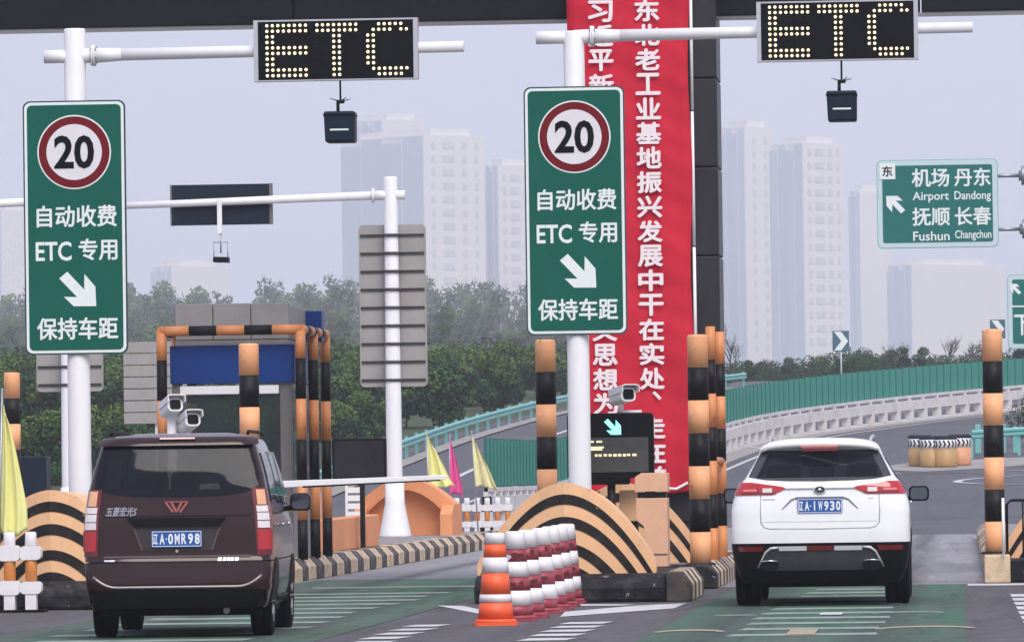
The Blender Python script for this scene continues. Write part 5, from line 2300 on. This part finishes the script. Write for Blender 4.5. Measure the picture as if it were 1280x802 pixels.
for sx in (-1, 1):
    for y in (.80, 3.42):
        wheel(van, sx * .715, y, .315, .20, sx)
    V.side_patch('wheel_arch', [(z, .80 - math.sqrt(max(0, .40 ** 2 - (z - .315) ** 2)), .80 + math.sqrt(max(0, .40 ** 2 - (z - .315) ** 2))) for z in np.linspace(.28, .71, 14)], plastic_black, van, .004, sx)
    V.side_patch('wheel_arch', [(z, 3.42 - math.sqrt(max(0, .40 ** 2 - (z - .315) ** 2)), 3.42 + math.sqrt(max(0, .40 ** 2 - (z - .315) ** 2))) for z in np.linspace(.28, .71, 14)], plastic_black, van, .004, sx)
    V.side_patch('side_window', [(z, .38 + .14 * (z - 1.2), 1.35) for z in np.linspace(1.22, 1.66, 8)], car_glass, van, .005, sx)
    V.side_patch('side_window', [(z, 1.42, 2.28) for z in np.linspace(1.20, 1.67, 8)], car_glass, van, .005, sx)
    V.side_patch('side_window', [(z, 2.36, float(np.interp(z, (1.18, 1.67), (3.0, 2.55)))) for z in np.linspace(1.18, 1.67, 8)], car_glass, van, .005, sx)
    V.side_patch('sill_trim', [(z, 1.25, 2.97) for z in np.linspace(.30, .36, 3)], plastic_black, van, .006, sx)
    V.side_patch('door_handle', [(z, 1.5, 1.68) for z in (.985, 1.02)], chrome, van, .02, sx)
    V.side_patch('door_handle', [(z, 2.42, 2.60) for z in (.985, 1.02)], chrome, van, .02, sx)
# black surround and rear window
wl = [(1.268, 0.02), (1.275, .38), (1.30, .58), (1.345, .735), (1.45, .735), (1.60, .70), (1.735, .655)]
rows = [(z, -float(np.interp(z, [p[0] for p in wl], [p[1] for p in wl])), float(np.interp(z, [p[0] for p in wl], [p[1] for p in wl]))) for z in list(np.linspace(1.268, 1.36, 12)) + list(np.linspace(1.38, 1.735, 12))]
rw = V.patch('rear_window', rows, car_glass, van, .006, .012, 30)
# spoiler lip
sp = V.patch('spoiler', [(1.735, -.675, .675), (1.752, -.682, .682), (1.785, -.665, .665), (1.808, -.62, .62)], van_paint, van, .055, .06, 24)
V.patch('brake_lamp', [(1.792, -.16, .16), (1.806, -.155, .155)], mat('brake_lamp_lit', (.95, .55, .48), .3, var=.4, scale=60), sp, .075, .03, 12)
# tail lamps
for sx in (-1, 1):
    def tl(z0, z1, inner, outer, nm, m, of=.012):
        rws = []
        for z in np.linspace(z0, z1, 7):
            i_ = float(np.interp(z, (.74, 1.10, 1.34), (.738, .722, .695)))
            o_ = V.hw(z) * .999
            if inner:
                i_ += inner
            rws.append((z, sx * i_, sx * o_) if sx > 0 else (z, -o_, -i_))
        return V.patch(nm, rws, m, van, of, .03, 12)
    hs = tl(.74, 1.345, -.02, 0, 'tail_lamp', lamp_red_dark, .008)
    hs['label'] = 'van tail lamp with amber, clear and red lenses'

    def lens(z0, z1, a, b, nm, m):
        rws = []
        for z in np.linspace(z0, z1, 5):
            i_ = float(np.interp(z, (.74, 1.10, 1.34), (.738, .722, .695))) + a
            o_ = V.hw(z) * .999 - b
            rws.append((z, sx * i_, sx * o_) if sx > 0 else (z, -o_, -i_))
        V.patch(nm, rws, m, hs, .016, .012, 10)
    lens(1.195, 1.33, .012, .028, 'amber_lens', lamp_amber)
    lens(1.13, 1.185, .0, .02, 'clear_lens', lamp_clear)
    lens(1.055, 1.122, .0, .018, 'clear_lens', lamp_clear)
    lens(.985, 1.047, .0, .02, 'clear_lens', lamp_clear)
    lens(.79, .972, -.005, .003, 'red_lens', lamp_red)
# panel break below the ridge, plate garnish and niche
V.patch('ridge_shadow_gap', [(1.094, -.66, .66), (1.103, -.66, .66)], plastic_black, van, .003, .01, 20)
V.patch('plate_garnish', interp_rows([(1.0, -.38), (1.085, -.45)], [(1.0, .38), (1.085, .45)], 3), plastic_black, van, .022, .03, 18)
V.patch('plate_niche', interp_rows([(.795, -.315), (.99, -.385)], [(.795, .315), (.99, .385)], 3), mat('van_niche', (.03, .026, .026), .4, var=.1), van, .003, .006, 18)
for sx in (-1, 1):
    q = [(z, sx * (.315 + (z - .795) * .36) - .008, sx * (.315 + (z - .795) * .36) + .008) for z in np.linspace(.795, .99, 5)]
    V.patch('niche_edge', q, mat('brown_chrome', (.16, .10, .085), .3, metal=.6, var=0), van, .008, .012, 3)
plate(van, .0, V.rear(0, .9) - .022, .895, '辽A·0MR98')
mb = MB()
mb.lathe([(.014, -.01), (.014, 0)], 10, (0, V.rear(0, .77) - .003, .785), axis='y')
mb.build('lock_button', chrome, van)
# winged badge: five slanted bars in a W
mb = MB()
for (x0, x1) in ((-.095, -.03), (-.045, .0), (.095, .03), (.045, .0)):
    mb.prism([(x0 - .012, .045), (x0 + .012, .045), (x1 + .010, -.042), (x1 - .010, -.042)], 'y', -.012, 0)
mb.prism([(-.108, .047), (.108, .047), (.098, .057), (-.098, .057)], 'y', -.010, 0)
mb.build('badge', mat('badge_red_chrome', (.50, .16, .14), .25, metal=.5, var=.1), van, (0.0, V.rear(0, 1.17) - .004, 1.175))
text('model_lettering', '五菱宏光S', .29, .085, chrome, van, (-.50, V.rear(-.5, 1.14) - .008, 1.145), (0, 0, -R(4)), bold=.025, shear=.35)
V.patch('tailgate_ridge', [(.728, -.66, .66), (.745, -.66, .66)], mat('van_ridge', (.10, .065, .06), .3, metal=.3, var=.05, coat=.5), van, .010, .015, 20)
V.patch('bumper_gap', [(.682, -.80, .80), (.692, -.80, .80)], plastic_black, van, .002, .01, 24)
for x0, x1 in ((.37, .40), (.415, .44), (.452, .475), (.485, .51), (.525, .55)):
    V.patch('chrome_letter', [(.695, x0, x1), (.722, x0 + .004, x1 + .004)], chrome, van, .014, .012, 2)
V.patch('chrome_letter', [(.697, -.655, -.56), (.712, -.655, -.56)], chrome, van, .012, .012, 4)
# bumper trim line curving up at its ends
mb = MB()
pts = []
for i in range(41):
    x = -.76 + 1.52 * i / 40
    z = .462 + .10 * max(0, (abs(x) - .55) / .21) ** 2
    pts.append((x, V.rear(x, z) - .004, z))
mb.tube(pts, .014, 8)
mb.build('bumper_trim', mat('trim_pewter', (.30, .26, .25), .35, metal=.7, var=.05), van)
V.patch('bumper_lower', [(.272, -.75, .75), (.33, -.79, .79), (.40, -.80, .80), (.435, -.80, .80)], plastic_black, van, .006, .012, 24)
mirror_unit(van, -.93, 3.05, 1.20, -1, plastic_black, .17, .17)
mirror_unit(van, .93, 3.05, 1.20, 1, van_paint, .20, .17)
for sx in (-.62, .62):
    mb = MB()
    mb.tube([(sx, .5, 1.835), (sx, .55, 1.855), (sx, 2.3, 1.855), (sx, 2.4, 1.84)], .015, 8)
    mb.build('roof_rail', plastic_black, van)
mb = MB()
mb.cyl((.42, .3, .24), (.42, .6, .25), .03, n=10)
mb.build('exhaust', steel, van)

# ------------------------------------------------------------------ white suv
suv_paint = mat('suv_paint', (.78, .78, .79), .25, var=.03, scale=1.5, coat=.8, dirt=(.62, .61, .60), dirt_amt=.3, dirt_scale=1)
S = Shell([.22, .30, .45, .60, .67, .80, 1.0, 1.10, 1.17, 1.25, 1.31, 1.335, 1.45, 1.557, 1.66, 1.71, 1.755, 1.77],
          [.80, .86, .91, .935, .94, .94, .94, .925, .90, .865, .835, .80, .735, .67, .63, .60, .45, .25],
          [.16, .10, .04, .01, .0, .0, .015, .03, .045, .055, .075, .10, .20, .30, .36, .40, .62, 1.0],
          [.22, .6, .95, 1.02, 1.10, 1.18, 1.4, 1.70, 1.75, 1.775], [4.5, 4.6, 4.5, 4.3, 3.7, 3.4, 2.75, 2.1, 1.9, 1.6], a=.30, n=4.6, af=.8, nf=2.6)
suv = emp('suv', (-1.49, 67.2, 0), 'white sport utility vehicle driving away in the right lane', 'car', None, R(.0))
S.loft('lower_cladding', list(np.linspace(.25, .662, 9)), plastic_black, suv)
SWL = [(1.312, .02), (1.318, .34), (1.332, .58), (1.365, .745), (1.40, .73), (1.64, .61)]
S.loft('body', list(np.linspace(.668, 1.768, 46)), suv_paint, suv, cap=True, cuts=(
    ('rear_opening', lambda x, y, z: y < .62 and 1.36 < z < 1.60 and abs(x) < float(np.interp(z, [p[0] for p in SWL], [p[1] for p in SWL])) - .08, None),
    ('windscreen', lambda x, y, z: 1.15 < z < 1.66 and abs(x) < S.hw(z) - .10 and y > S.yf(z) - .5, clear_glass),
    ('side_opening', lambda x, y, z: 1.23 < z < 1.52 and abs(x) > S.hw(z) * .95 and 1.15 < y < 2.25, None)))
cabin(suv, .68, .82, .7, 2.85, 1.15, 2.05, 1.50, 3)
mb = MB()
mb.box(-.74, .74, .45, 4.2, .20, .42)
mb.build('underbody', plastic_black, suv)
for sx in (-1, 1):
    for y in (.95, 3.65):
        wheel(suv, sx * .79, y, .36, .26, sx)
        S.side_patch('wheel_arch', [(z, y - math.sqrt(max(0, .45 ** 2 - (z - .36) ** 2)), y + math.sqrt(max(0, .45 ** 2 - (z - .36) ** 2))) for z in np.linspace(.28, .80, 14)], plastic_black, suv, .006, sx)
    S.side_patch('side_window', [(z, .75 + .9 * (z - 1.2), 1.5) for z in np.linspace(1.19, 1.55, 8)], car_glass, suv, .005, sx)
    S.side_patch('side_window', [(z, 1.56, float(np.interp(z, (1.18, 1.57), (3.0, 2.3)))) for z in np.linspace(1.19, 1.57, 8)], car_glass, suv, .005, sx)
    S.side_patch('door_handle', [(z, 1.3, 1.5) for z in (1.06, 1.09)], chrome, suv, .02, sx)
    S.side_patch('door_handle', [(z, 2.3, 2.5) for z in (1.05, 1.08)], chrome, suv, .02, sx)
    mb = MB()
    mb.tube([(sx * .53, .62, 1.735), (sx * .54, .78, 1.772), (sx * .55, 1.3, 1.785), (sx * .55, 1.9, 1.775), (sx * .55, 2.0, 1.74)], .018, 8)
    mb.build('roof_rail', silver_trim, suv)
# rear window
wl = [(1.312, .02), (1.318, .34), (1.332, .58), (1.365, .745), (1.40, .73), (1.64, .61)]
rows = [(z, -float(np.interp(z, [p[0] for p in wl], [p[1] for p in wl])), float(np.interp(z, [p[0] for p in wl], [p[1] for p in wl]))) for z in list(np.linspace(1.312, 1.365, 10)) + list(np.linspace(1.385, 1.64, 8))]
S.patch('rear_window', rows, car_glass, suv, .006, .012, 30)
# roof spoiler: overhanging lip
mb = MB()
n = 24
top, bot, back = [], [], []
for j in range(n + 1):
    x = -.625 + 1.25 * j / n
    u = abs(x) / .625
    zc = 1.76 - .03 * u ** 2 - .03 * u ** 8
    top.append((x * .94, .60 + .08 * u * u, zc + .012))
    back.append((x, .20 + .14 * u ** 3, zc - .035))
    bot.append((x, .215 + .14 * u ** 3, zc - .085))
ins = [(x * .97, .42 + .05 * abs(x), z + .01) for x, y, z in bot]
mb.grid([top, back, bot, ins], smooth=True)
mb.grid([[top[0], back[0]], [ins[0], bot[0]]], smooth=False)
mb.grid([[top[-1], back[-1]], [ins[-1], bot[-1]]], smooth=False)
sp = mb.build('roof_spoiler', suv_paint, suv)
mb = MB()
mb.box(-.19, .19, .20, .30, 1.625, 1.67)
mb.build('brake_lamp', lamp_red_dark, sp, bevel=.008)
mb = MB()
mb.box(-.20, .20, .195, .25, 1.671, 1.688)
mb.build('lamp_glint', mat('lamp_pink', (.62, .22, .19), .2, var=.05), sp)
# tail lamps
for sx in (-1, 1):
    po = [(1.175, .50), (1.20, .44), (1.235, .36), (1.25, .345), (1.27, .45), (1.31, .73)]
    rws, rw2 = [], []
    for z in np.linspace(1.175, 1.308, 9):
        i_ = float(np.interp(z, [p[0] for p in po], [p[1] for p in po]))
        o_ = S.hw(z) * .9985
        rws.append((z, i_, o_) if sx > 0 else (z, -o_, -i_))
    tl_ = S.patch('tail_lamp', rws, lamp_red, suv, .010, .03, 20)
    for (z0, z1, a, b, m) in ((1.20, 1.245, .50, .60, lamp_clear), (1.19, 1.285, .645, .655, lamp_red_dark), (1.185, 1.20, .46, .82, lamp_red_dark), (1.215, 1.235, .66, .80, mat('lamp_rose', (.72, .20, .18), .15, var=.2, scale=40, coat=.5))):
        rr_ = [(z, a, b) if sx > 0 else (z, -b, -a) for z in np.linspace(z0, z1, 3)]
        S.patch('lamp_lens', rr_, m, tl_, .014, .008, 8)
S.patch('chrome_strip', [(1.228, -.37, .37), (1.243, -.37, .37)], mat('chrome_dark', (.32, .33, .32), .25, metal=.8, var=0), suv, .008, .012, 16)
mb = MB()
mb.lathe([(.06, -.016), (.06, 0)], 24, axis='y')
bd = mb.build('badge', mat('badge_dark', (.05, .055, .05), .3, metal=.5, var=.1), suv, (0, S.rear(0, 1.225) - .006, 1.222))
bd.scale = (1.0, 1, .62)
mb = MB()
for k in range(16):
    a0, a1 = 2 * math.pi * k / 16, 2 * math.pi * (k + 1) / 16
    mb.cyl((.058 * math.cos(a0), -.016, .058 * math.sin(a0)), (.058 * math.cos(a1), -.016, .058 * math.sin(a1)), .006, n=6)
mb.cyl((-.03, -.017, -.03), (0, -.017, .035), .006, n=6)
mb.cyl((.03, -.017, -.03), (0, -.017, .035), .006, n=6)
mb.cyl((0, -.017, -.045), (0, -.017, .035), .006, n=6)
mb.build('badge_ring', chrome, bd)
# plate niche
S.patch('niche_lip', interp_rows([(1.128, -.27), (1.15, -.25)], [(1.128, .27), (1.15, .25)], 2), mat('niche_shadow_trim', (.10, .105, .12), .4, var=0), suv, .010, .02, 16)
for sx in (-1, 1):
    mb = MB()
    pts = [(sx * x, S.rear(x, z) - .002, z) for x, z in ((.26, 1.135), (.30, 1.12), (.35, 1.07), (.40, 1.02))]
    mb.tube(pts, [.012, .012, .009, .004], 6)
    mb.build('niche_edge', mat('edge_grey', (.22, .23, .25), .4, var=0), suv)
plate(suv, 0, S.rear(0, 1.06) - .014, 1.055, '辽A·1W930', .47, .155)
# tailgate shut lines
mb = MB()
pts = [(-.62, 1.17), (-.625, 1.0), (-.62, .88), (-.585, .835), (-.52, .82), (0, .815), (.52, .82), (.585, .835), (.62, .88), (.625, 1.0), (.62, 1.17)]
mb.tube([(x, S.rear(x, z) - .0005, z) for x, z in pts], .0055, 6)
mb.build('tailgate_seam', mat('seam_grey', (.30, .30, .31), .5, var=0), suv)
S.patch('crease', [(.888, -.60, .60), (.896, -.60, .60)], mat('crease_grey', (.55, .55, .56), .4, var=0), suv, .002, .01, 16)
S.patch('name_letters', [(1.125, -.60, -.47), (1.14, -.60, -.47)], chrome, suv, .006, .008, 6)
S.patch('trim_letters', [(1.13, .51, .56), (1.142, .51, .56)], chrome, suv, .006, .008, 3)
# lower bumper: skid plate, silver trims, lamps, exhausts
S.patch('skid_plate', interp_rows([(.38, -.60), (.44, -.65), (.60, -.555), (.625, -.50)], [(.38, .60), (.44, .65), (.60, .555), (.625, .50)], 6), mat('skid_grey', (.035, .036, .04), .45, var=.2, scale=12), suv, .020, .03, 20)
for sx in (-1, 1):
    S.patch('silver_trim', [(.588, sx * .29 - .145, sx * .29 + .145), (.635, sx * .29 - .145, sx * .29 + .145)], mat('satin_silver', (.60, .61, .62), .35, metal=.3, var=.05), suv, .034, .02, 8)
    mb = MB()
    pts = [(sx * x, S.rear(x, z) - .028, z) for x, z in ((.44, .622), (.52, .615), (.575, .575), (.615, .50), (.66, .41))]
    mb.tube(pts, [.014, .016, .013, .011, .008], 8)
    mb.build('trim_arc', mat('satin_silver2', (.50, .51, .52), .35, metal=.4, var=.05), suv)
    S.patch('reflector', [(.585, sx * .73 - .125, sx * .73 + .125), (.635, sx * .73 - .135, sx * .73 + .135)], lamp_red_dark, suv, .008, .015, 10)
    mb = MB()
    pe = [(a, b) for a, b in rrect(.19, .10, .045)]
    mb.prism(pe, 'y', -.03, .1)
    ex = mb.build('exhaust', plastic_black, suv, (sx * .535, S.rear(.53, .43) - .01, .435))
    mb = MB()
    mb.tube([(-.08, -.034, .045), (0, -.036, .05), (.08, -.034, .045)], .009, 6)
    mb.build('exhaust_rim', chrome, ex)
S.patch('fog_lamp', [(.592, -.125, .125), (.638, -.14, .14)], lamp_red_dark, suv, .036, .02, 8)
mirror_unit(suv, -1.0, 2.75, 1.16, -1, plastic_black, .22, .165)
mirror_unit(suv, 1.02, 2.75, 1.16, 1, plastic_black, .22, .165)
# ================================================================== haze
mb = MB()
mb.box(-1300, 1300, -80, 3800, -1.2, 260)
hz = mb.build('haze', [])
hz['kind'] = 'stuff'
hm = bpy.data.materials.new('haze_air')
hm.use_nodes = True
nt = hm.node_tree
for n in list(nt.nodes):
    if n.type == 'BSDF_PRINCIPLED':
        nt.nodes.remove(n)
pv = nt.nodes.new('ShaderNodeVolumePrincipled')
pv.inputs['Color'].default_value = (.875, .90, .965, 1)
pv.inputs['Density'].default_value = .00028
pv.inputs['Anisotropy'].default_value = 0.0
nt.links.new(pv.outputs[0], nt.nodes['Material Output'].inputs['Volume'])
hz.data.materials.append(hm)
hz.display_type = 'WIRE'
